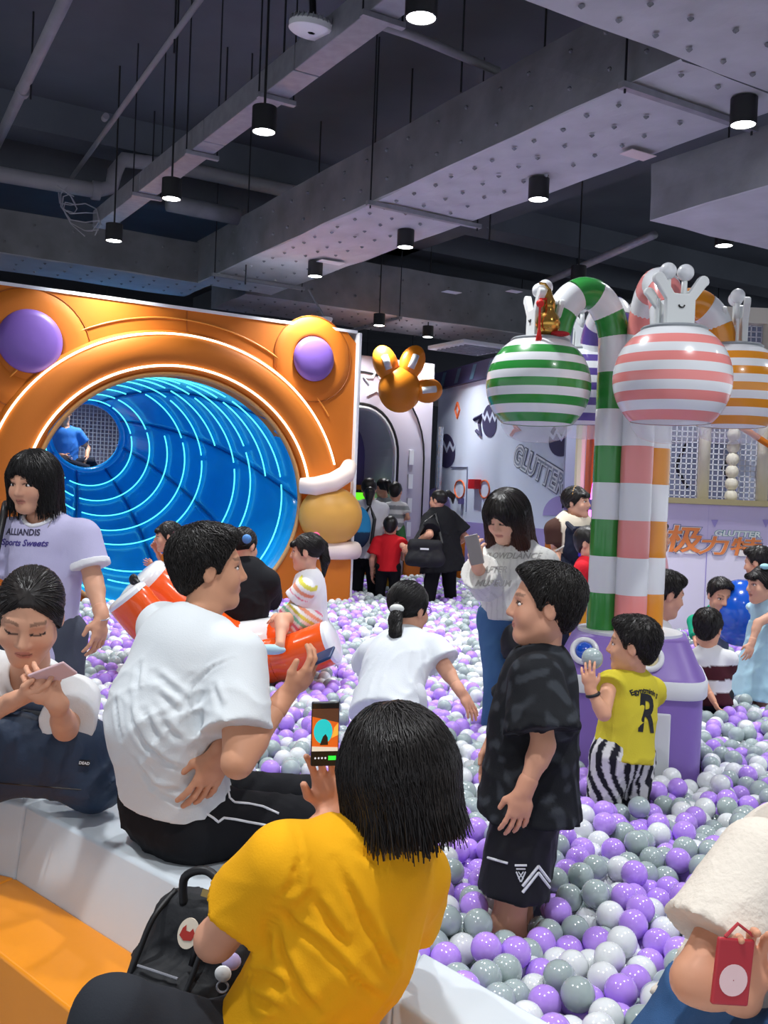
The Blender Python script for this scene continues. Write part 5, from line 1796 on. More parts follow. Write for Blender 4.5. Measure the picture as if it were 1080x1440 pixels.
on_screen('record_button', [(.14, -.41), (.44, -.41), (.44, -.34), (.14, -.34)], '#22d53a', .0012, 1.0)
for k in range(4):
    on_screen('screen_icon', [(-.36 + k * .13 + .04 * math.cos(t_), -.375 + .017 * math.sin(t_)) for t_ in range(6)], '#c8ccd0', .0012)

# ---------------------------------------------------------------- seated woman in white looking at her phone
sw_ = person('woman in a white printed t-shirt seated on the bench looking at her phone', .98,
    pel=(-5, 1085, 3.46), neck=(45, 945, 3.18), head=(42, 866, 3.02), by=14, hy=10, hp=-26, hr=-4, hs=1.20, mid=(24, 1010, 3.36),
    L=dict(e=(92, 1024, 3.02), w=(80, 988, 2.86), d=(-.55, -.35, .55), n=(-.7, .25, .6), curl=.75),
    R=dict(e=(-34, 1012, 3.0), w=(26, 982, 2.86), d=(.85, -.1, .25), n=(.1, .3, .9), curl=.55),
    LL=((-150, 1100, 3.3), (-160, 1230, 3.25)), RL=((-160, 1100, 3.15), (-170, 1250, 3.1)),
    skin=lin('#d9a486'), vox=.007, fvox=.004, eyes='down',
    hair=dict(kind='tied', n=1200, vox=.006, seed=4, color=(.016, .013, .012)),
    top=dict(color='#dfe0e0', hem=.1, loose=1.08, fold=.005, freq=22, seed=12, vox=.0075, sleeve=.80, sl_r=1.2),
    bottom=dict(color='#2a3550', seed=3))
print_on(sw_, 'n i n g', chest(sw_, -.03, .055), .055, '#1b1b1e', bold=.002)
print_on(sw_, 'wave', chest(sw_, -.06, .0), .06, '#1b1b1e', bold=.003, shear=.3)
ph, _ = phone('pink phone in the hands of the seated woman in white', (74, 948, 2.82), (.35, .62, -.5), (.93, -.1, .30), .068, .120, '#d9b7bb', None, lens=True)
# navy tote bag on her lap
M_navy = mat('navy_nylon', '#26374f', .6, bump=(60, .2), var=(6, .06))
tb = Solid()
bc = vec(at(66, 1062, 3.12)); bx = unit((.95, .25, -.12)); bz = unit((.18, .05, 1)); by_ = np.cross(bz, bx)
for (x, z, r) in ((-.17, -.07, .085), (.15, -.07, .085), (-.14, .06, .068), (.10, .055, .068), (0, 0, .095)):
    tb.el(bc + bx * x + bz * z, (r * 1.25, .085, r * 1.15), (bx, by_, bz), .06)
tb.rc(bc - bx * .19 - bz * .09, bc + bx * .17 - bz * .09, .045, .045, .04)
tb.rc(bc - bx * .16 + bz * .085, bc + bx * .10 + bz * .09, .02, .02, .05)
o = thing('tote_bag', 'navy blue tote bag on the bench beside the seated woman', 'bag', Vector(bc - bz * .13))
V, F = tb.mesh(.008, folds(.005, 24, bz, 3))
mesh_obj('bag_body', V, F.tolist(), M_navy, o, smooth=True)
Geo().tube([Vector(bc + bx * x + bz * z - by_ * .05) for x, z in ((-.15, .07), (-.17, .12), (-.10, .16), (.02, .155), (.07, .11), (.08, .07))], .012, 8).build('strap', M_navy, o, smooth=True)
Geo().tube([Vector(bc + bx * x + bz * (-.075 + .0 * x) - by_ * .0832) for x in np.linspace(-.17, .15, 8)], .0025, 5).build('seam', M_black, o)
tp = bc + bx * .115 + bz * .012 - by_ * .098
Geo().box(Vector(tp), (.032, .004, .018), (Vector(bx), Vector(by_), Vector(bz))).build('brand_tag', M_black, o)
V, F = text_mesh('DEAD', .012, 0, .0004)
mesh_obj('tag_lettering', lay(V, tp - by_ * .0026, bx, bz, -by_, 0), F, M_white, o)
o = thing('dark_bag', 'black bag half hidden behind the navy tote bag', 'bag', at(140, 1085, 3.36))
bb = Solid(); c0 = vec(at(128, 1066, 3.34)); bb.el(c0, (.085, .04, .075), None); bb.el(c0 + vec((.03, 0, -.03)), (.06, .04, .045), None, .05)
V, F = bb.mesh(.01); mesh_obj('bag_body', V, F.tolist(), mat('black_nylon', '#17191d', .6, bump=(60, .2)), o, smooth=True)

# ---------------------------------------------------------------- standing woman in lilac
lw = person('standing woman in a lilac t-shirt with white trim and a black bob', 1.0,
    pel=(62, 892, 4.06), neck=(62, 733, 4.05), head=(45, 678, 3.99), by=-6, hy=-16, hp=-12, hs=1.02,
    L=dict(e=(131, 815, 4.0), w=(143, 868, 3.86), d=(-.02, -.25, -.9), n=(-.8, .4, 0), curl=.45),
    R=dict(e=(-22, 815, 4.1), w=(-22, 880, 4.0)),
    skin=lin('#d6a184'), vox=.008, fvox=.0045,
    hair=dict(kind='bob', n=1600, vox=.007, seed=14, low=-.115, color=(.010, .009, .009)),
    top=dict(color='#c3bfe0', hem=.16, loose=1.04, fold=.005, freq=20, seed=15, vox=.008, sleeve=.72, sl_r=1.12, trim='#e8e8ec'),
    bottom=dict(color='#4a4f5c', seed=3))
print_on(lw, 'ALLIANDIS', chest(lw, -.045, .075), .032, '#3a3550', bold=.0010, squash=1.1)
print_on(lw, 'Sports Sweets', chest(lw, -.04, .033), .036, '#4b3f8a', bold=.0010, shear=.35)
g_ = Geo().tube([Vector(lw['arms']['L']['w'] + unit((1, 0, 0)) * .031 * math.cos(t_) + unit((0, 1, .3)) * .031 * math.sin(t_)) for t_ in np.linspace(0, 6.283, 25)], .003, 6)
g_.build('bracelet', mat('silver', '#c8c8cc', .25, metal=.9), lw['body'], smooth=True)
Geo().tube([Vector(lw['neck'] + lw['side'] * x + vec((0, 0, z)) - vec((0, .112 - abs(x) * .5, 0))) for x, z in ((-.062, .01), (-.04, -.04), (0, -.09), (.04, -.04), (.062, .01))], .0016, 5).build('necklace', mat('silver', '#c8c8cc', .25), lw['body'])
# strap and dark bag on her far shoulder
bg_o = thing('shoulder_bag', 'black bag on the far shoulder of the woman in lilac', 'bag', at(-20, 860, 4.1))
Geo().tube([at(-18, 870, 3.95), at(-8, 790, 3.9), at(6, 722, 3.95), at(8, 708, 4.08), at(0, 740, 4.22)], .014, 8).build('strap', M_black, bg_o, smooth=True)
Geo().box(at(-30, 890, 4.0), (.16, .1, .2)).build('bag_body', M_black, bg_o, bevel=.03)

# ---------------------------------------------------------------- boy in black
def tiedye(V, C, J):
    w = np.sin(V @ vec((62, 34, 46)) + 2.2 * np.sin(V @ vec((26, -44, 18)))) + np.sin(V @ vec((-38, 54, 76)) + 1.8 * np.sin(V @ vec((16, 22, -50))))
    m_ = np.clip((w - .3) * 1.2, 0, 1)[:, None]
    return C * (1 - m_) + vec(lin('#363a40')) * m_
bb_ = person('boy in a loose black patterned t-shirt and black shorts standing in the balls', .84,
    pel=(745, 1120, 2.80), neck=(762, 925, 2.82), head=(766, 852, 2.80), by=-104, hy=-95, hp=2, hs=.98, mid=(750, 1020, 2.82),
    L=dict(e=(764, 1048, 2.62), w=(738, 1110, 2.60), d=(-.2, -.05, -.95), n=(-.2, .95, 0), curl=.35),
    R=dict(e=(722, 1010, 3.0), w=(694, 1042, 2.95), d=(-.1, 0, -.95), n=(.3, -.9, 0)),
    skin=lin('#d7a084'), vox=.007, fvox=.004, shw=1.0,
    hair=dict(kind='short', n=2600, vox=.006, vol=1.0, seed=22, length=.042),
    top=dict(color='#1d1f23', hem=.06, loose=1.36, fold=.006, freq=20, seed=23, vox=.007, sleeve=.80, sl_r=1.35, colfn=tiedye, flare=1.12, neckr=1.05),
    bottom=dict(color='#17181d', kind='shorts', cut=.76, loose=1.16, fold=.004, seed=24, vox=.008, mt=M_sheenc, name='shorts'))
def zigzag(J, side, target_name):
    pass
sh_o = [c for c in bb_['root'].children if c.name.startswith('shorts')][0]
def screen_drop(J, ob, polys, color, name, off_=.0025):
    """flat trim polygons given in photo pixels, dropped on the garment"""
    v = np.array([tuple(x.co) for x in ob.data.vertices]) + vec(J['root'].location)
    bvh = BVHTree.FromPolygons(v.tolist(), [list(p.vertices) for p in ob.data.polygons])
    g = Geo(); ok_ = False
    for a, b, wd in polys:
        P = []
        for k in range(9):
            x = a[0] + (b[0] - a[0]) * k / 8; y = a[1] + (b[1] - a[1]) * k / 8
            d = (at(x, y, 3.0) - CAM).normalized(); h = bvh.ray_cast(CAM, d)
            if h[0] is not None: P.append(h[0] - d * off_)
        if len(P) > 1: g.tube(P, wd, 6); ok_ = True
    if ok_: g.build(name, mat('trim_' + color, color, .6), ob)
zz = [(735, 1246), (757, 1218), (778, 1246), (800, 1222)]
for dy in (0, 9):
    screen_drop(bb_, sh_o, [(( a[0], a[1] + dy), (b[0], b[1] + dy), .0042) for a, b in zip(zz[:-1], zz[1:])], '#d9dce2', 'zigzag_trim')
screen_drop(bb_, sh_o, [((686, 1206), (714, 1214), .0035)], '#d9dce2', 'hem_trim')
screen_drop(bb_, sh_o, [((724, 1217), (741, 1217), .003), ((726, 1222), (739, 1222), .002), ((726, 1226), (732, 1240), .002), ((739, 1226), (733, 1240), .002), ((729, 1226), (736, 1236), .0016), ((736, 1226), (729, 1236), .0016)], '#d9dce2', 'hoop_print')

# ---------------------------------------------------------------- small boy in the yellow sleeveless shirt
def zebra(V, C, J):
    w = np.sin(np.arctan2(V[:, 0] - J['pel'][0], J['pel'][1] - V[:, 1]) * 15 + 1.6 * np.sin(V[:, 2] * 26) + V[:, 2] * 30 + .8 * np.sin(V @ vec((40, 50, 25))))
    C[w > -.05] = vec(lin('#d4d4d2')); return C
yb = person('small boy in a yellow sleeveless shirt reaching for the kiosk', .68,
    pel=(876, 1062, 3.78), neck=(890, 951, 3.82), head=(890, 908, 3.80), by=-152, hy=-114, hp=0, hs=.93,
    L=dict(e=(849, 1004, 3.62), w=(830, 970, 3.64), d=(-.15, .1, .95), n=(.35, .9, 0), curl=.35, hs=1.0),
    R=dict(e=(905, 1000, 3.98), w=(895, 1015, 4.1)),
    skin=lin('#dba384'), vox=.006, fvox=.004,
    hair=dict(kind='short', n=1600, vox=.006, seed=31, length=.03),
    top=dict(color='#cfc03a', kind='tank', hem=.03, loose=1.22, fold=.004, freq=28, seed=33, vox=.006, flare=1.1, sl_r=1.15),
    bottom=dict(color='#22222a', kind='long', loose=1.3, hipr=.92, fold=.005, freq=34, seed=34, vox=.006, colfn=zebra))
print_on(yb, 'R', chest(yb, -.01, -.06, True), .155, '#1a1b1e', bold=.004, squash=1.25)
print_on(yb, 'Egyntminin S', chest(yb, .0, .03, True), .028, '#1a1b1e', bold=.001, arcr=.13)
w_ = yb['arms']['L']['w']
Geo().tube([Vector(w_ - unit(w_ - yb['arms']['L']['e']) * .02 + vec((1, 0, .35)) * .021 * math.cos(t_) + vec((0, 1, 0)) * .021 * math.sin(t_)) for t_ in np.linspace(0, 6.283, 21)], .006, 8).build('wrist_band', M_black, yb['body'], smooth=True)
p = at(833, 926, 3.70)
o = Geo().sphere((0, 0, 0), BALL_R, 24, 14).build('grey_ball', mat('grey_ball', '#a3b2b2', .16, coat=.5), None, smooth=True)
o.location = p
tag(o, 'grey plastic ball held up by the small boy in yellow', 'ball')

# ---------------------------------------------------------------- person at the lower right in cream and denim
cr = person('person in a cream shirt and denim seated at the right end of the bench', 1.0,
    pel=(985, 1500, 1.95), neck=(1128, 1158, 1.90), head=(1170, 1075, 1.86), by=50, hy=60, hp=-25, hs=1.0, mid=(1068, 1335, 1.96),
    R=dict(e=(978, 1378, 1.68), w=(1046, 1402, 1.65), d=(-.12, -.15, .95), n=(-.1, -.98, -.1), curl=.5, thumb=.4),
    L=dict(e=(1230, 1350, 1.95), w=(1130, 1380, 1.72), d=(-.7, .1, .1), n=(0, -.2, .9)),
    RL=((1130, 1500, 1.62), (1150, 1720, 1.6)), LL=((1220, 1470, 1.8), (1240, 1700, 1.78)),
    skin=lin('#d39a7b'), vox=.008, fvox=.0045, girth=1.06,
    hair=dict(kind='short', n=300, seed=41),
    top=dict(color='#dcd3c6', hem=-.10, loose=1.02, fold=.006, freq=30, seed=42, vox=.007, sleeve=.70, sl_r=1.22, sl_flare=1.15, mt=cloth_mat('linen', '#ffffff', .9, (90, .35))),
    bottom=dict(color='#31527c', loose=1.22, fold=.003, seed=43, mt=M_denim, waist=.16))
o, (c_, x_, y_, n_) = phone('red cased phone in the hand of the person in cream', (1030, 1366, 1.585), (.95, .2, -.12), (.12, .1, 1), .066, .105, '#b0343c')
Geo().lathe([(.001, .0056), (.025, .0056), (.025, .005)], 24, c_ - y_ * .012, (x_, y_, n_ if n_.y < 0 else -n_)).build('round_sticker', mat('pink_sticker', '#e8c6c6', .5), o)
Geo().tube([c_ + y_ * .053 + x_ * -.02, c_ + y_ * .075, c_ + y_ * .058 + x_ * .03], .003, 6).build('strap_loop', mat('red_cord', '#b0343c', .5), o)

# ---------------------------------------------------------------- girl in white with a low ponytail
wg = person('girl in white with a black ponytail and glasses wading through the balls', .86,
    pel=(548, 982, 4.12), neck=(570, 905, 4.36), head=(575, 856, 4.40), by=158, hy=140, hp=-8, hs=1.0, mid=(556, 935, 4.22),
    R=dict(e=(625, 938, 4.22), w=(647, 972, 4.12), d=(.5, -.1, -.7), n=(-.6, .5, -.5), curl=.25),
    L=dict(e=(518, 938, 4.45), w=(517, 966, 4.5)),
    RL=((585, 1060, 4.3), (585, 1150, 4.2)), LL=((520, 1060, 4.25), (515, 1150, 4.15)),
    skin=lin('#d6a084'), vox=.008, fvox=.0045,
    hair=dict(kind='tied', n=1200, vox=.006, seed=51, color=(.011, .010, .010), vol=1.04, tail=dict(pts=[(560, 855, 4.28), (556, 872, 4.24), (556, 890, 4.21), (558, 906, 4.21)], r=[.024, .027, .024, .006]), tie=dict(p=(558, 856, 4.26), r=(.032, .02, .02), c='#d8dcd8')),
    top=dict(color='#dde3e8', hem=.13, loose=1.18, fold=.005, freq=24, seed=52, vox=.0075, sleeve=.78, sl_r=1.25),
    bottom=dict(color='#d3d8de', loose=1.05, hipr=.92, fold=.004, seed=53, vox=.008))
for x in (-1, 1):
    c0 = Vector(wg['hp'](.031 * x, .098, .003))
    RRv = [Vector(v) for v in wg['RR']]
    Geo().tube([c0 + RRv[0] * .019 * math.cos(t_) + RRv[2] * .016 * math.sin(t_) for t_ in np.linspace(0, 6.283, 19)], .0016, 5).build('glasses_rim', M_black, wg['body'])
    Geo().tube([Vector(wg['hp'](.05 * x, .096, .006)), Vector(wg['hp'](.078 * x, .0, .01))], .0016, 5).build('glasses_temple', M_black, wg['body'])

# ---------------------------------------------------------------- girl in rainbow stripes on the rocker
RB = [lin(c) for c in ('#e8e6e4', '#df7f95', '#e8e6e4', '#7cc9a8', '#e8e6e4', '#d8cf58', '#e8e6e4', '#e79a7a')]
def sleeve_rainbow(V, C, J):
    a, e = J['sh']['L'], J['arms']['L']['e']; d = unit(e - a)
    t = (V - a) @ d; r = np.linalg.norm((V - a) - t[:, None] * d, axis=1)
    m_ = (r < .095 * J['s']) & (t > -.07 * J['s']) & (((V - J['neck']) @ J['side']) > .06 * J['s'])
    k = np.floor((t + 1) / .021).astype(int) % 8
    C[m_] = np.array(RB)[k[m_]]; return C
def leg_rainbow(V, C, J):
    k = np.floor((V[:, 0] * .8 + V[:, 2] * 1.0) / .022).astype(int) % 8
    return np.array(RB)[k]
rg = person('girl in a rainbow striped t-shirt with a ponytail sitting on the rocker', .76,
    pel=(436, 866, 5.98), neck=(434, 812, 5.95), head=(431, 776, 5.93), by=-100, hy=-98, hp=-4, hs=.95,
    L=dict(e=(414, 848, 5.86), w=(402, 864, 5.84), d=(-.9, -.1, -.3), n=(.1, .1, -1), curl=.3),
    R=dict(e=(415, 850, 6.1), w=(402, 866, 6.08)),
    LL=((396, 872, 5.74), (394, 906, 5.58)), RL=((390, 872, 6.02), (385, 906, 6.0)),
    skin=lin('#dca689'), vox=.008, fvox=.005,
    hair=dict(kind='tied', n=900, vox=.006, seed=61, fringe='bangs', tail=dict(pts=[(444, 757, 6.0), (453, 768, 6.02), (457, 788, 6.02), (455, 810, 6.02)], r=[.03, .034, .03, .008]), tie=dict(p=(444, 755, 5.98), r=(.028, .022, .03), c='#e04a7c')),
    top=dict(color='#e6e6e8', hem=.09, loose=1.2, fold=.004, seed=62, vox=.007, sleeve=.72, sl_r=1.3, colfn=sleeve_rainbow),
    bottom=dict(color='#e8e6e4', kind='shorts', cut=.75, loose=1.2, seed=63, vox=.007, colfn=leg_rainbow, name='shorts'))
for k, (kn, an) in rg['legs'].items():
    g_ = Geo().sphere(Vector(an) + Vector((-.05, -.01, -.03)), (.085, .035, .03), 16, 10)
    g_.build('shoe', mat('pale_blue_canvas', '#a9c9d0', .7), rg['root'], smooth=True)

# ---------------------------------------------------------------- woman in black sitting on the rocker
person('woman dressed in black sitting on the rocker with her back turned', 1.0,
    pel=(335, 878, 6.28), neck=(345, 800, 6.30), head=(343, 768, 6.30), by=160, hy=150, hp=-10, hs=1.0, mid=(340, 845, 6.25),
    L=dict(w=(300, 862, 6.6)), R=dict(w=(375, 850, 6.7)),
    LL=((345, 880, 6.7), (345, 930, 6.8)), RL=((375, 885, 6.7), (380, 930, 6.8)),
    skin=lin('#d6a084'), vox=.010, fvox=.006, face=False, girth=1.15,
    hair=dict(kind='tied', vox=.007, n=400, seed=71, tie=dict(p=(347, 758, 6.2), r=(.03, .02, .03), c='#4a86c8')),
    top=dict(color='#1a1b1f', hem=.12, loose=1.12, fold=.006, seed=72, vox=.009, sleeve=.9, sl_r=1.25),
    bottom=dict(color='#1a1b1f', vox=.01))

# ---------------------------------------------------------------- toddler in orange by the tunnel
person('toddler girl in an orange outfit standing behind the rocker', .55,
    pel=(238, 838, 6.75), neck=(240, 776, 6.75), head=(236, 755, 6.73), by=-70, hy=-78, hp=-4, hs=.88,
    L=dict(e=(224, 800, 6.6), w=(214, 795, 6.52), curl=.5), R=dict(e=(226, 785, 6.85), w=(219, 772, 6.8), curl=.8),
    skin=lin('#dba58a'), vox=.008, fvox=.005,
    hair=dict(kind='tied', n=500, vox=.006, seed=81, fringe='bangs', tie=dict(p=(247, 750, 6.66), r=(.02, .02, .014), c='#e58aa0')),
    top=dict(color='#de7f2a', kind='tank', hem=.16, loose=1.15, fold=.003, seed=82, vox=.008),
    bottom=dict(color='#de7f2a', loose=1.2, vox=.009))

# ---------------------------------------------------------------- woman in cream looking at her phone
def ombre(V, C, J):  # hair colour turning reddish brown towards the ends
    z = (V - vec(J['head'])) @ vec(J['RR'][2])
    t = np.clip((.02 - z) / .13, 0, 1)[:, None]
    return C * (1 - t) + vec(lin('#4a2a20')) * t * (C.mean(1, keepdims=True) / C.mean())
def pin(V, C, J):
    w = np.sin((V @ J['side']) * 190); C[w > .82] *= .86; return C
cw = person('woman in a pinstriped cream blouse and blue jeans looking at her phone', 1.0,
    pel=(722, 872, 5.02), neck=(722, 775, 5.04), head=(711, 727, 4.98), by=-26, hy=-38, hp=-24, hs=1.06, mid=(724, 822, 5.03),
    R=dict(e=(684, 822, 4.86), w=(671, 796, 4.70), d=(-.15, -.1, .9), n=(.5, .6, .2), curl=.7),
    L=dict(e=(766, 830, 5.08), w=(752, 868, 4.98)),
    skin=lin('#ddad92'), vox=.008, fvox=.0045, eyes='down', LL=((746, 955, 5.05), (752, 1050, 5.1)), RL=((702, 955, 4.92), (694, 1050, 4.86)),
    hair=dict(kind='long', n=1600, vox=.007, seed=91, low=-.17, tint=ombre, vol=1.06),
    top=dict(color='#dcdcd6', kind='long', sleeve=.75, hem=-.0, loose=1.2, fold=.007, freq=20, seed=92, vox=.0075, sl_r=1.15, sl_flare=1.45, colfn=pin, name='blouse'),
    bottom=dict(color='#456a94', loose=1.12, fold=.003, seed=93, mt=M_denim, vox=.009))
for k, tx in enumerate(('SLOWDLANCE', 'AFTER', 'MUSEUM')):
    print_on(cw, tx, chest(cw, .02, .06 - k * .065), .042, '#a3a29c', bold=.0008, shear=.3)
phone('silver phone held up by the woman in the cream blouse', (667, 773, 4.62), (.8, -.5, .25), (-.35, .1, .9), .07, .14, '#8f8a88', None, lens=True)
o = thing('crossbody_bag', 'small black bag hanging at the hip of the woman in jeans', 'bag', at(728, 925, 4.8))
bs = Solid(); c0 = vec(at(728, 905, 4.84)); bs.el(c0, (.085, .05, .11), None); V, F = bs.mesh(.008, folds(.004, 40, (0, 0, 1), 5))
mesh_obj('bag_body', V, F.tolist(), mat('black_quilt', '#1b1c20', .6), o, smooth=True)
Geo().tube([at(722, 882, 4.82), at(738, 820, 4.86), at(740, 790, 4.9), at(733, 778, 4.98)], .006, 6).build('strap', mat('pale_strap', '#c8c6be', .6), o)

# ---------------------------------------------------------------- group by the booth
bkw = person('woman in a loose black top holding out her hand to the boy in red', 1.0,
    pel=(622, 778, 11.0), neck=(618, 722, 11.0), head=(616, 704, 10.97), by=-140, hy=-125, hs=1.0,
    L=dict(e=(604, 752, 10.7), w=(578, 769, 10.8), curl=.6), R=dict(w=(632, 770, 11.2)),
    skin=lin('#d6a084'), vox=.012, fvox=.008, girth=1.12, RL=((632, 820, 11.1), (636, 870, 11.2)), LL=((606, 820, 10.9), (600, 872, 10.9)),
    hair=dict(kind='tied', vox=.009, tail=dict(pts=[(630, 694, 11.05), (637, 698, 11.08), (637, 708, 11.08)], r=[.04, .03, .01])),
    top=dict(color='#1c1d20', hem=.2, loose=1.35, fold=.006, seed=101, vox=.011, sleeve=.8, sl_r=1.3, flare=1.3),
    bottom=dict(color='#17181b', vox=.012))
o = thing('tote_bag', 'large black tote bag carried by the woman in the loose black top', 'bag', at(598, 800, 10.65))
bs = Solid(); c0 = vec(at(598, 775, 10.62)); bs.rc(c0 + vec((-.13, 0, .07)), c0 + vec((.13, 0, .07)), .06, .06, .06); bs.rc(c0 + vec((-.14, 0, -.09)), c0 + vec((.14, 0, -.09)), .08, .08, .10)
V, F = bs.mesh(.02, folds(.01, 14, (0, 0, 1), 6)); mesh_obj('bag_body', V, F.tolist(), mat('black_canvas', '#16171b', .8), o, smooth=True)
Geo().tube([at(580, 765, 10.6), at(598, 735, 10.72), at(612, 722, 10.85), at(622, 765, 10.7)], .02, 6).build('strap', M_black, o)
Geo().box(at(597, 772, 10.505), (.09, .01, .018)).build('tag', M_white, o)
person('boy in a red t-shirt standing by the booth', .80,
    pel=(546, 797, 11.1), neck=(548, 756, 11.1), head=(549, 741, 11.1), by=178, hy=176, hs=.98,
    R=dict(e=(566, 768, 11.0), w=(576, 772, 10.9)), L=None,
    skin=lin('#d6a084'), vox=.011, fvox=.008, face=False, hair=dict(kind='short', vox=.009),
    top=dict(color='#c81f28', hem=.06, loose=1.15, fold=.005, seed=111, vox=.01, sleeve=.7, sl_r=1.2), bottom=dict(color='#17181b', vox=.012))
bpw = person('woman in a white shirt with a blue backpack watching the screen', 1.03,
    pel=(514, 778, 11.35), neck=(520, 706, 11.35), head=(519, 688, 11.35), by=165, hy=172, hs=1.02,
    R=dict(e=(532, 752, 11.3), w=(530, 788, 11.2)), L=dict(w=(500, 780, 11.4)),
    skin=lin('#d6a084'), vox=.012, fvox=.008, face=False,
    hair=dict(kind='tied', vox=.009, vol=1.1, tail=dict(pts=[(520, 692, 11.2), (519, 708, 11.16)], r=[.06, .03])),
    top=dict(color='#d3d4d8', kind='long', sleeve=.7, hem=.05, loose=1.2, fold=.007, seed=121, vox=.011, name='shirt'), bottom=dict(color='#15161a', vox=.012, loose=1.1))
o = thing('backpack', 'blue and navy backpack on the woman in the white shirt', 'bag', at(505, 775, 11.1))
bs = Solid(); c0 = vec(at(503, 742, 11.12)); bs.el(c0, (.15, .10, .24), None); bs.el(c0 + vec((0, -.05, -.08)), (.12, .08, .12), None, .04)
V, F = bs.mesh(.016); C = np.tile(vec(lin('#2f86b8')), (len(V), 1)); C[V[:, 2] < c0[2] - .05] = vec(lin('#22364e'))
mesh_obj('pack_body', V, F.tolist(), M_cloth, o, smooth=True, colors=C)
Geo().tube([at(514, 722, 11.15), at(520, 712, 11.25), at(527, 730, 11.2), at(522, 765, 11.15)], .02, 6).build('strap', M_black, o)
person('dark-haired woman with a bun carrying a child at the booth', 1.0,
    pel=(540, 770, 12.1), neck=(540, 702, 12.1), head=(538, 686, 12.1), by=190, hy=215, hs=1.0, R=dict(w=(552, 745, 11.9)), L=None,
    skin=lin('#d6a084'), vox=.014, fvox=.009, face=False, hair=dict(kind='tied', vox=.01, tail=dict(pts=[(545, 680, 12.0), (548, 692, 11.95)], r=[.05, .03])),
    top=dict(color='#9aa3a0', hem=.1, loose=1.1, seed=131, vox=.012), bottom=dict(color='#a9862c', vox=.013))
def bandst(V, C, J):
    k = np.floor(V[:, 2] / .05).astype(int) % 2; C[k == 0] = vec(lin('#8d9294')); return C
person('small child in a grey and white striped top carried at the booth', .62,
    pel=(556, 742, 11.75), neck=(557, 707, 11.75), head=(556, 692, 11.75), by=180, hy=170, hs=.95, L=dict(w=(545, 725, 11.9)), R=dict(w=(566, 730, 11.8)),
    LL=((546, 765, 11.65), (548, 785, 11.75)), RL=((566, 765, 11.65), (566, 785, 11.75)),
    skin=lin('#d6a084'), vox=.012, fvox=.009, face=False, hair=dict(kind='short', vox=.01),
    top=dict(color='#dadcdc', hem=.05, loose=1.15, seed=141, vox=.011, colfn=bandst), bottom=dict(color='#3f6f45', kind='shorts', cut=.8, vox=.012))

# ---------------------------------------------------------------- member of staff in dungarees
def stafft(V, C, J):
    tg = np.abs((V - J['neck']) @ J['side']); C[tg > .150] = vec(lin('#4a332c')); return C
st = person('woman in navy dungarees and a cream and brown t-shirt by the mural', 1.02,
    pel=(806, 796, 7.4), neck=(806, 732, 7.4), head=(811, 707, 7.38), by=22, hy=58, hp=4, hs=1.0, girth=1.04,
    R=dict(e=(783, 772, 7.35), w=(782, 802, 7.2), curl=.4), L=dict(e=(828, 770, 7.4), w=(828, 802, 7.3)),
    skin=lin('#d9a78c'), vox=.011, fvox=.006,
    hair=dict(kind='tied', n=300, vox=.008, vol=1.06, seed=151, fringe='bangs'),
    top=dict(color='#d9cfba', hem=-.05, loose=1.1, fold=.005, seed=152, vox=.01, sleeve=.66, sl_r=1.05, colfn=stafft),
    bottom=dict(color='#1d2233', loose=1.22, vox=.01, waist=.20, name='dungarees', hipr=1.05))
J = st
bibS = Solid(); ch = lerp3(J['mid'], J['neck'], .42)
bibS.rc(J['mid'] - J['U'] * .05 + J['F'] * .095, ch + J['F'] * .095, .145, .125, .03, J['F'], .55, cuts=[(ch + J['U'] * .06, J['U'])])
solid_obj('bib', bibS, .01, M_cloth, st['root'], lin('#1d2233'), folds(.003, 24, (0, 0, 1), 3))
for x in (-1, 1):
    Geo().tube([Vector(ch + J['F'] * .150 + J['side'] * .085 * x + J['U'] * .03), Vector(J['neck'] + J['side'] * .10 * x + J['F'] * .075 - J['U'] * .02), Vector(J['neck'] + J['side'] * .11 * x - J['U'] * .0), Vector(J['neck'] + J['side'] * .08 * x - J['F'] * .09 - J['U'] * .12)], .022, 8).build('shoulder_strap', mat('dungaree_navy', '#1d2233', .8), st['root'])
Geo().box(Vector(ch + J['F'] * .170 - J['U'] * .08 - J['side'] * .04), (.05, .02, .16), (Vector(J['side']), Vector(J['F']), Vector(J['U']))).build('violet_tie', mat('violet_cloth', '#4a2fb0', .7), st['root'], bevel=.006)
Geo().tube([Vector(J['hp'](.08 * math.cos(t_), -.0, .03 + .092 * math.sin(t_))) for t_ in np.linspace(.2, 2.94, 15)], .006, 6).build('headband', mat('headband_gold', '#c8974a', .6), st['body'], smooth=True)
Geo().tube([Vector(J['neck'] + J['side'] * .13 + J['F'] * .05), Vector(ch + J['F'] * .165), Vector(J['pel'] - J['side'] * .19 + J['F'] * .06 + J['U'] * .12)], .007, 6).build('bag_strap', mat('pale_strap', '#c8c6be', .6), st['root'])

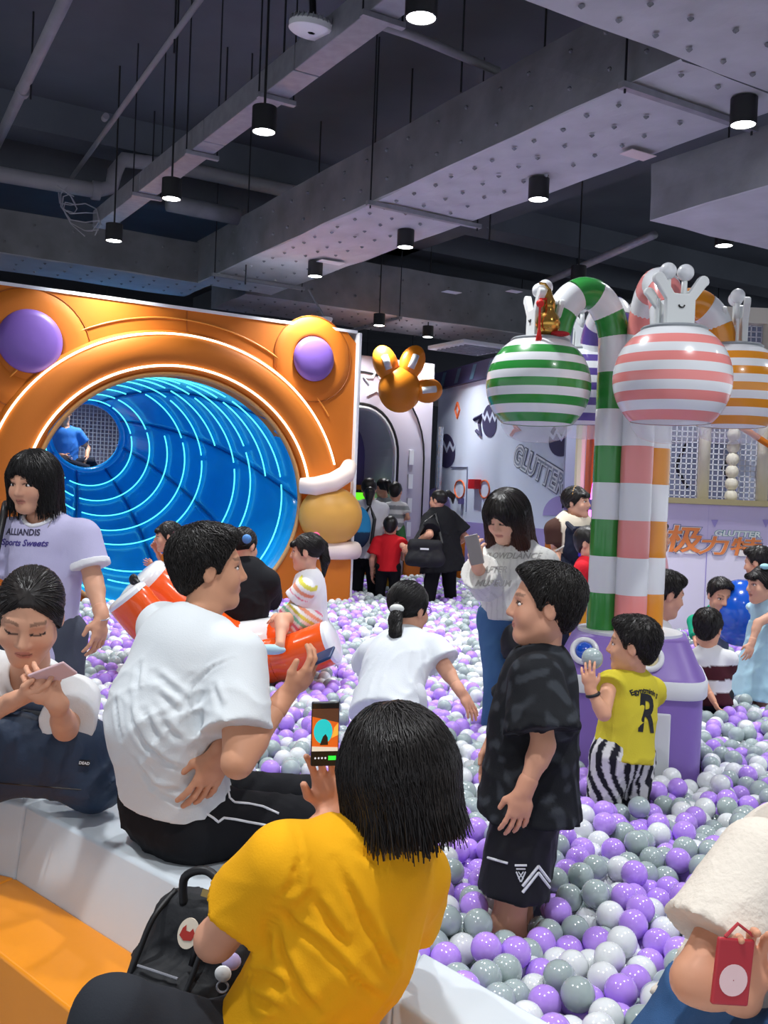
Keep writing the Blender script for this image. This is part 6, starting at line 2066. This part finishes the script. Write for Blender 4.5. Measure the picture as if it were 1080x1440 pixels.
# ---------------------------------------------------------------- children round the kiosk
person('child in a red t-shirt and mustard shorts behind the green pole', .74,
    pel=(822, 852, 6.6), neck=(827, 790, 6.6), head=(829, 765, 6.6), by=60, hy=60, hs=.95,
    R=dict(e=(806, 825, 6.5), w=(824, 842, 6.35)), L=None, skin=lin('#d6a084'), vox=.01, fvox=.007, hair=dict(kind='short', vox=.008),
    top=dict(color='#cf2330', hem=.08, loose=1.15, seed=161, vox=.009, sleeve=.62), bottom=dict(color='#c58a2a', kind='shorts', cut=.9, loose=1.2, vox=.01, name='shorts'))
person('boy in a white t-shirt behind the orange striped pole', .80,
    pel=(920, 958, 5.35), neck=(922, 880, 5.38), head=(936, 836, 5.36), by=80, hy=100, hp=-14, hs=1.04,
    skin=lin('#d6a084'), vox=.009, fvox=.005, hair=dict(kind='short', n=900, vox=.006, seed=171, length=.04),
    top=dict(color='#e2e4e6', hem=.08, loose=1.15, seed=172, vox=.009), bottom=dict(color='#2b2d33', vox=.01))
def maroon(V, C, J):
    t = (J['neck'] - V) @ J['U']
    k = ((t > .07) & (t < .15)) | (t > .22)
    C[k] = vec(lin('#4a2229')); return C
person('boy in a maroon and white t-shirt beside the violet kiosk', .66,
    pel=(1000, 978, 5.55), neck=(996, 918, 5.58), head=(995, 884, 5.58), by=168, hy=150, hp=-6, hs=.92,
    L=dict(e=(982, 945, 5.5), w=(1003, 985, 5.4), curl=.4), R=dict(e=(1018, 940, 5.6), w=(1008, 965, 5.9)),
    skin=lin('#dba283'), vox=.009, fvox=.005, hair=dict(kind='short', n=900, vox=.006, seed=181, length=.04),
    top=dict(color='#e2e4e6', hem=.08, loose=1.2, seed=182, vox=.009, colfn=maroon, sl_r=1.2), bottom=dict(color='#2b2d33', vox=.01))
person('boy in a green top bending down in front of the poster wall', .66,
    pel=(1000, 885, 6.9), neck=(1010, 858, 6.60), head=(1013, 838, 6.46), by=8, hy=4, hp=-14, hs=.95,
    L=dict(e=(1040, 852, 6.5), w=(1056, 832, 6.6)), R=dict(e=(976, 874, 6.5), w=(978, 900, 6.4)),
    LL=((1015, 900, 6.7), (1015, 960, 6.8)), RL=((990, 900, 6.7), (990, 960, 6.8)),
    skin=lin('#d6a084'), vox=.01, fvox=.006, hair=dict(kind='short', vox=.007, n=500, seed=191, length=.04),
    top=dict(color='#1f9c78', kind='long', hem=.06, loose=1.15, seed=192, vox=.009, sleeve=.85), bottom=dict(color='#6a7484', vox=.01))
person('boy in an orange top behind the blue gym ball', .76,
    pel=(1070, 870, 7.0), neck=(1068, 812, 7.0), head=(1066, 792, 6.97), by=-110, hy=-130, hp=-10, hs=.97,
    L=dict(e=(1052, 838, 6.8), w=(1040, 838, 6.75)), R=dict(e=(1075, 840, 7.2), w=(1060, 850, 7.3)),
    skin=lin('#d6a084'), vox=.011, fvox=.007, hair=dict(kind='short', vox=.008, n=400, seed=201, length=.04),
    top=dict(color='#e08a3a', hem=.08, loose=1.1, seed=202, vox=.01, sl_r=1.1), bottom=dict(color='#33363d', vox=.011))
gd = person('little girl in a pale blue ruffled dress with a blue bow', .70,
    pel=(1078, 892, 5.95), neck=(1080, 848, 5.95), head=(1073, 822, 5.93), by=-80, hy=-84, hp=-4, hs=.97,
    L=dict(e=(1066, 876, 5.82), w=(1057, 905, 5.78), curl=.4), R=None,
    skin=lin('#d9a78c'), vox=.009, fvox=.005, hair=dict(kind='tied', n=700, vox=.006, seed=211, fringe='bangs', tail=dict(pts=[(1083, 830, 6.0), (1088, 850, 6.0)], r=[.04, .02])),
    top=dict(color='#a9cfde', kind='tank', hem=.0, loose=1.1, seed=212, vox=.008, name='dress_bodice'),
    bottom=dict(color='#a9cfde', kind='skirt', cut=1.0, loose=1.25, fold=.006, freq=22, seed=213, vox=.008, name='dress_skirt'))
for k, off_ in enumerate(((-.13, .0), (.13, .0))):
    c0 = Vector(gd['neck'] + gd['side'] * off_[0] * 1.0 - gd['U'] * .04)
    Geo().sphere(c0, (.06, .06, .035), 16, 10).build('ruffle', mat('pale_blue_cloth', '#b7d9e4', .8, bump=(60, .8)), gd['root'], smooth=True)
for x in (-1, 1):
    Geo().sphere(Vector(gd['hp'](.05, -.02 + .03 * x, .115)), (.03, .03, .018), 12, 8).build('hair_bow', mat('bow_blue', '#9fd4dc', .6), gd['root'], smooth=True)
person('child in a pink top standing behind the striped poles', .72,
    pel=(922, 830, 7.6), neck=(921, 778, 7.6), head=(924, 756, 7.6), by=70, hy=95, hs=.97,
    skin=lin('#d6a084'), vox=.011, fvox=.007, hair=dict(kind='short', vox=.008), top=dict(color='#e0a9b2', hem=.1, loose=1.2, seed=221, vox=.01), bottom=dict(color='#8d8a94', vox=.012))

# ---------------------------------------------------------------- somebody sitting at the far mouth of the tunnel
fb = far_c + VX * .35 - ZX * .47
person('person in a blue shirt sitting at the far mouth of the tunnel', .9,
    pel=tuple(fb + ZX * .10 - UX * .14)if False else vec(fb + ZX * .10 - UX * .14), neck=vec(fb + ZX * .56 - UX * .16), head=vec(fb + ZX * .74 - UX * .18), by=20, hy=10, hp=-15, hs=1.0,
    LL=(vec(fb + UX * .12 - VX * .18 + ZX * .14), vec(fb + UX * .22 - VX * .05 + ZX * .06)), RL=(vec(fb - UX * .25 - VX * .2 + ZX * .14), vec(fb + UX * .05 - VX * .28 + ZX * .06)),
    L=dict(w=vec(fb + UX * .08 - VX * .15 + ZX * .2)), R=dict(w=vec(fb - UX * .2 - VX * .15 + ZX * .2)),
    skin=lin('#d6a084'), vox=.013, fvox=.009, hair=dict(kind='short', vox=.01), top=dict(color='#3f7fd0', hem=.06, loose=1.2, seed=231, vox=.011), bottom=dict(color='#1d2230', vox=.012), feet=True)

# ---------------------------------------------------------------- black backpack on the step
o = thing('backpack', 'black backpack with a round red fox patch on the orange step', 'bag', at(265, 1400, 2.28))
M_bp = mat('black_canvas_pack', '#1c1e22', .7, bump=(50, .25), var=(8, .1))
c0 = vec(at(272, 1335, 2.26)); bx = unit((.86, -.42, -.02)); bz = unit((.25, .18, 1)); by_ = np.cross(bz, bx)
bp_ = Solid()
bp_.rc(c0 - bz * .07 - bx * .06, c0 - bz * .07 + bx * .06, .085, .085, .05, by_, .9)
bp_.rc(c0 + bz * .055 - bx * .045, c0 + bz * .055 + bx * .045, .075, .075, .05, by_, .85)
bp_.rc(c0 - bz * .08 - by_ * .07 - bx * .045, c0 - bz * .08 - by_ * .07 + bx * .045, .05, .05, .03)
bp_.el(c0 + bz * .01 + bx * .13, (.04, .06, .07), (bx, by_, bz), .03)
V, F = bp_.mesh(.006, folds(.005, 34, bz, 8)); pb = mesh_obj('pack_body', V, F.tolist(), M_bp, o, smooth=True)
Geo().tube(bent([Vector(c0 + bz * z + bx * x - by_ * y) for x, y, z in ((-.03, .05, .10), (-.035, .07, .16), (.01, .065, .185), (.05, .055, .16), (.05, .04, .10))], 6), .010, 8).build('carry_handle', M_black, o, smooth=True)
Geo().tube([Vector(c0 + bz * z + bx * x - by_ * y) for x, y, z in ((.05, .062, .09), (.06, .085, .04), (.06, .085, -.01))], .009, 8).build('strap', M_black, o, smooth=True)
Geo().tube([Vector(c0 + bx * x - by_ * .118 - bz * .035) for x in np.linspace(-.055, .055, 7)], .003, 6).build('zip', M_steel, o)
pa = vec(at(236, 1322, 2.13))
loc, nr, *_ = BVHTree.FromPolygons(V.tolist(), F.tolist()).find_nearest(Vector(pa))
nr = Vector(nr); pu = Vector((.35, .1, 1)); pu = (pu - nr * pu.dot(nr)).normalized(); pxx = pu.cross(nr)
Geo().lathe([(.001, .004), (.03, .004), (.03, .001)], 28, Vector(loc) + nr * .002, (pxx * .85, pu * 1.15, nr)).build('round_patch', mat('patch_cream', '#e8dcc8', .7), o)
fox = [(-.018, -.012), (-.004, -.018), (.014, -.010), (.018, .006), (.008, .016), (.004, .006), (-.006, .004), (-.010, .016), (-.016, .006)]
g_ = Geo(); g_.add([Vector(loc) + nr * .0075 + pxx * x + pu * y for x, y in fox], [list(range(len(fox)))[::-1]]); g_.build('patch_fox', mat('patch_red', '#b5332b', .7), o)
for x in (-.075, .078):
    Geo().tube(bent([Vector(c0 + bx * x - by_ * y + bz * z) for y, z in ((.03, .12), (.085, .06), (.10, -.02), (.115, -.10))], 5), .007, 6).build('compression_strap', M_black, o, smooth=True)
Geo().box(Vector(c0 + bx * .02 + bz * .135 - by_ * .05), (.022, .006, .016), (Vector(bx), Vector(by_), Vector(bz))).build('buckle', mat('brass', '#9a8452', .35, metal=.7), o)
# key fob with white ring hanging from the pack
o = thing('key_fob', 'white round key fob and small charms beside the black backpack', 'key fob', at(312, 1375, 2.1))
q_ = at(314, 1368, 2.1)
Geo().lathe([(.001, .008), (.016, .008), (.018, .004), (.016, 0), (.001, 0)], 20, q_, (Vector((1, 0, 0)), ZX, Vector((0, -1, 0)))).build('fob', M_white, o, smooth=True)
Geo().tube([q_ + Vector((0.012 * math.cos(t_), -.004, -.028 + .012 * math.sin(t_))) for t_ in np.linspace(0, 6.283, 17)], .0025, 6).build('ring', M_steel, o)
Geo().sphere(at(325, 1352, 2.12), (.022, .012, .02), 12, 8).build('charm', mat('clear_violet', '#b9aede', .1, coat=.8), o, smooth=True)
# ================================================================== ball pit
M_lil = mat('lilac_ball', '#bb93f2', .16, coat=.5, sub=.0)
M_gry = mat('grey_ball', '#a3b2b2', .16, coat=.5)
M_pea = mat('pearl_ball', '#e3e8ea', .16, coat=.5)
def inside_bench(x, y):
    # True on the pit side of the bench's inner edge
    pts = inner
    for i in range(len(pts) - 1):
        (x0, y0), (x1, y1) = pts[i], pts[i + 1]
        if (i == 0 and x <= x1) or (i == len(pts) - 2 and x >= x0) or (x0 <= x <= x1):
            yl = y0 + (y1 - y0) * (x - x0) / (x1 - x0)
            nn = math.hypot(1, (y1 - y0) / (x1 - x0))
            return (y - yl) / nn > BALL_R + .004
    return True
SP = .0815
rows = []
ny = int((15.2 - 1.0) / (SP * .866))
rng = np.random.RandomState(11)
P = []
for j in range(ny):
    y = 1.0 + j * SP * .866
    x0 = -.40 * y - .75; x1 = .40 * y + .75
    n = int((x1 - x0) / SP)
    for i in range(n):
        P.append((math.floor(x0 / SP) * SP + i * SP + (SP / 2 if j % 2 else 0), y))
P = np.array(P)
P += rng.normal(0, .017, P.shape)
def keep(x, y):
    if not inside_bench(x, y): return False
    d = (Vector((x, y, 0)) - Vector((TC.x, TC.y, 0))).dot(VX)
    uu = (Vector((x, y, 0)) - Vector((TC.x, TC.y, 0))).dot(UX)
    if d > -.06 and uu < uR + .08: return False
    md = (Vector((x, y, 0)) - A_).dot(MN)
    if md < .05: return False
    if x > 2.2 and y > PY - .1: return False
    if y > 12.6 and (Vector((x, y, 0)) - bo).dot(VX) > -.1: return False
    k = Vector((x, y, 0)) - KC
    if k.length < .52:
        a = math.radians(14); kx = k.x * math.cos(a) - k.y * math.sin(a); ky = k.x * math.sin(a) + k.y * math.cos(a)
        if (abs(kx) / (HB + .04)) ** 5 + (abs(ky) / (HB + .04)) ** 5 < 1: return False
    return True
mask = np.array([keep(x, y) for x, y in P])
P = P[mask]
hz = .022 * np.sin(P[:, 0] * 2.1 + 1) * np.cos(P[:, 1] * 1.4) + .012 * np.sin(P[:, 0] * 5 + P[:, 1] * 3.1)
Z = BALL_Z - BALL_R + hz + rng.uniform(-.032, .022, len(P))
P3 = np.column_stack([P, Z])
# relax overlaps between neighbours
def relax(P3, iters=14):
    for it in range(iters):
        cell = {}
        key = np.floor(P3[:, :2] / .082).astype(int)
        order = np.lexsort((key[:, 1], key[:, 0]))
        kk = key[:, 0] * 100003 + key[:, 1]
        srt = np.argsort(kk, kind='stable'); ks = kk[srt]
        for dx in (-1, 0, 1):
            for dy in (-1, 0, 1):
                tgt = (key[:, 0] + dx) * 100003 + key[:, 1] + dy
                lo = np.searchsorted(ks, tgt, 'left'); hi = np.searchsorted(ks, tgt, 'right')
                for o_ in range(4):
                    idx = lo + o_
                    ok = idx < hi
                    if not ok.any(): break
                    a = np.nonzero(ok)[0]; b = srt[idx[ok]]
                    ne = a != b; a = a[ne]; b = b[ne]
                    d = P3[a] - P3[b]; L = np.linalg.norm(d, axis=1) + 1e-9
                    pen = np.clip(.0798 - L, 0, None)
                    mv = d / L[:, None] * (pen * .25)[:, None]
                    np.add.at(P3, a, mv)
        P3[:, 2] = np.clip(P3[:, 2], BALL_Z - BALL_R - .06, BALL_Z + .03)
    return P3
P3 = relax(P3)
ok = np.array([keep(x, y) for x, y in P3[:, :2]])
P3 = P3[ok]
# a deeper layer that closes the gaps in the nearer part
low = P3[(P3[:, 1] < 9)].copy()
low[:, 0] += SP * .5; low[:, 1] += SP * .29; low[:, 2] -= .066
low += rng.normal(0, .006, low.shape)
low = low[np.array([keep(x, y) for x, y in low[:, :2]])]
# keep balls out of people and things that stand among them
bpy.context.view_layer.update()
dg = bpy.context.evaluated_depsgraph_get()
solids = []
for ob in scene.objects:
    if ob.type != 'MESH': continue
    root = ob
    while root.parent: root = root.parent
    if root.get('category') in ('person', 'inflatable', 'bag', 'ball', 'phone', 'step'):
        me = ob.data
        M = np.array(ob.matrix_world)
        v = np.empty(len(me.vertices) * 3); me.vertices.foreach_get('co', v)
        v = v.reshape(-1, 3) @ M[:3, :3].T + M[:3, 3]
        if v[:, 2].min() > BALL_Z + .06: continue
        solids.append((v.min(0) - .05, v.max(0) + .05, BVHTree.FromPolygons(v.tolist(), [list(p.vertices) for p in me.polygons])))
def clear(Q, tol):
    keepm = np.ones(len(Q), bool)
    for lo_, hi_, bvh in solids:
        cand = np.nonzero(((Q > lo_) & (Q < hi_)).all(1) & keepm)[0]
        for i in cand:
            loc, nrm, idx, dist = bvh.find_nearest(Vector(Q[i]))
            if loc is None: continue
            d = Vector(Q[i]) - loc
            if dist < tol or d.dot(nrm) < 0: keepm[i] = False
    return Q[keepm]
P3 = clear(P3, .034)
low = clear(low, .034)
kinds = rng.choice(3, len(P3), p=[.37, .33, .30])
kl = rng.choice(3, len(low), p=[.37, .33, .30])
# the 300 that show largest stand as things of their own
d = P3 - np.array(CAM)
fz = d @ np.array(CF); fx = d @ np.array(CR); fy = d @ np.array(CU)
px = 540 + FPX * fx / fz; py = 720 - FPX * fy / fz
cand = np.nonzero((px > -10) & (px < 1090) & (py > 0) & (py < 1455))[0]
cand = cand[np.argsort(fz[cand])]
chosen = []
for i in cand:
    if len(chosen) >= 300: break
    tgt = Vector(P3[i]) + Vector((0, -.012, .034))
    dr = tgt - CAM; L = dr.length
    hit, loc, *_ = scene.ray_cast(dg, CAM, dr.normalized(), distance=L - .05)
    if not hit: chosen.append(i)
g = Geo(); g.sphere((0, 0, 0), BALL_R, 24, 14)
names = [('lilac_ball', M_lil, 'glossy lilac plastic ball', 'near lilac pit balls'),
         ('grey_ball', M_gry, 'glossy grey plastic ball', 'near grey pit balls'),
         ('pearl_ball', M_pea, 'pearly white plastic ball', 'near pearl white pit balls')]
base = []
for nm, m_, lab, gr in names:
    o = Geo().sphere((0, 0, 0), BALL_R, 24, 14).build(nm, m_, None, smooth=True)
    base.append((o, lab, gr)); o['_used'] = 0
first = [True] * 3
for i in chosen:
    k = kinds[i]; src, lab, gr = base[k]
    o = src if first[k] else src.copy()
    if not first[k]: COL.objects.link(o)
    first[k] = False
    o.location = P3[i]
    x, y = P3[i][:2]
    marks = [(math.hypot(x - bb_['pel'][0], y - bb_['pel'][1]) - .22, 'round the boy in black'), (math.hypot(x - yb['pel'][0], y - yb['pel'][1]) - .2, 'round the small boy in yellow'),
             (math.hypot(x - KC.x, y - KC.y) - .42, 'at the foot of the violet kiosk'), (math.hypot(x - wg['pel'][0], y - wg['pel'][1]) - .2, 'round the girl with the ponytail')]
    for q in range(len(inner) - 1):
        a_ = Vector((*inner[q], 0)); b_ = Vector((*inner[q + 1], 0)); p_ = Vector((x, y, 0)); tt = max(0, min(1, (p_ - a_).dot(b_ - a_) / (b_ - a_).length_squared))
        marks.append(((p_ - a_.lerp(b_, tt)).length - .05, 'along the edge of the pale bench'))
    dm, wh = min(marks)
    tag(o, lab + ' ' + (wh if dm < .22 else 'in the open middle of the near pit'), 'ball', gr)
for src, lab, gr in base:
    if '_used' in src: del src['_used']
for o in scene.objects:
    if '_used' in o: del o['_used']
chs = np.zeros(len(P3), bool); chs[chosen] = True
R_pts = np.vstack([P3[~chs], low]); R_k = np.concatenate([kinds[~chs], kl])
me = bpy.data.meshes.new('ball_pit_fill')
me.from_pydata(R_pts.tolist(), [], [])
ca = me.attributes.new('Col', 'FLOAT_COLOR', 'POINT')
pal = np.array([lin('#bb93f2'), lin('#a3b2b2'), lin('#e3e8ea')])
cc_ = np.ones((len(R_pts), 4), np.float32); cc_[:, :3] = pal[R_k] * rng.uniform(.92, 1.06, (len(R_pts), 1))
ca.data.foreach_set('color', cc_.ravel())
fill = bpy.data.objects.new('ball_pit_fill', me); COL.objects.link(fill)
tag(fill, 'sea of lilac, grey and pearl white balls filling the pit', 'pit balls', kind='stuff')
M_fill = mat('pit_ball_mix', '#cccccc', .16, coat=.5, attr=True, instancer=True)
me.materials.append(M_fill)
ng = bpy.data.node_groups.new('balls_on_points', 'GeometryNodeTree')
ng.interface.new_socket('Geometry', in_out='INPUT', socket_type='NodeSocketGeometry')
ng.interface.new_socket('Geometry', in_out='OUTPUT', socket_type='NodeSocketGeometry')
ni = ng.nodes.new('NodeGroupInput'); no = ng.nodes.new('NodeGroupOutput')
ip = ng.nodes.new('GeometryNodeInstanceOnPoints')
us = ng.nodes.new('GeometryNodeMeshUVSphere')
us.inputs['Segments'].default_value = 20; us.inputs['Rings'].default_value = 12; us.inputs['Radius'].default_value = BALL_R
ss = ng.nodes.new('GeometryNodeSetShadeSmooth'); sm = ng.nodes.new('GeometryNodeSetMaterial')
sm.inputs['Material'].default_value = M_fill
ng.links.new(us.outputs['Mesh'], ss.inputs['Geometry'])
ng.links.new(ss.outputs['Geometry'], sm.inputs['Geometry'])
ng.links.new(sm.outputs['Geometry'], ip.inputs['Instance'])
ng.links.new(ni.outputs[0], ip.inputs['Points'])
ng.links.new(ip.outputs['Instances'], no.inputs[0])
md = fill.modifiers.new('balls', 'NODES'); md.node_group = ng
print('balls', len(P3), len(low), 'single', len(chosen))
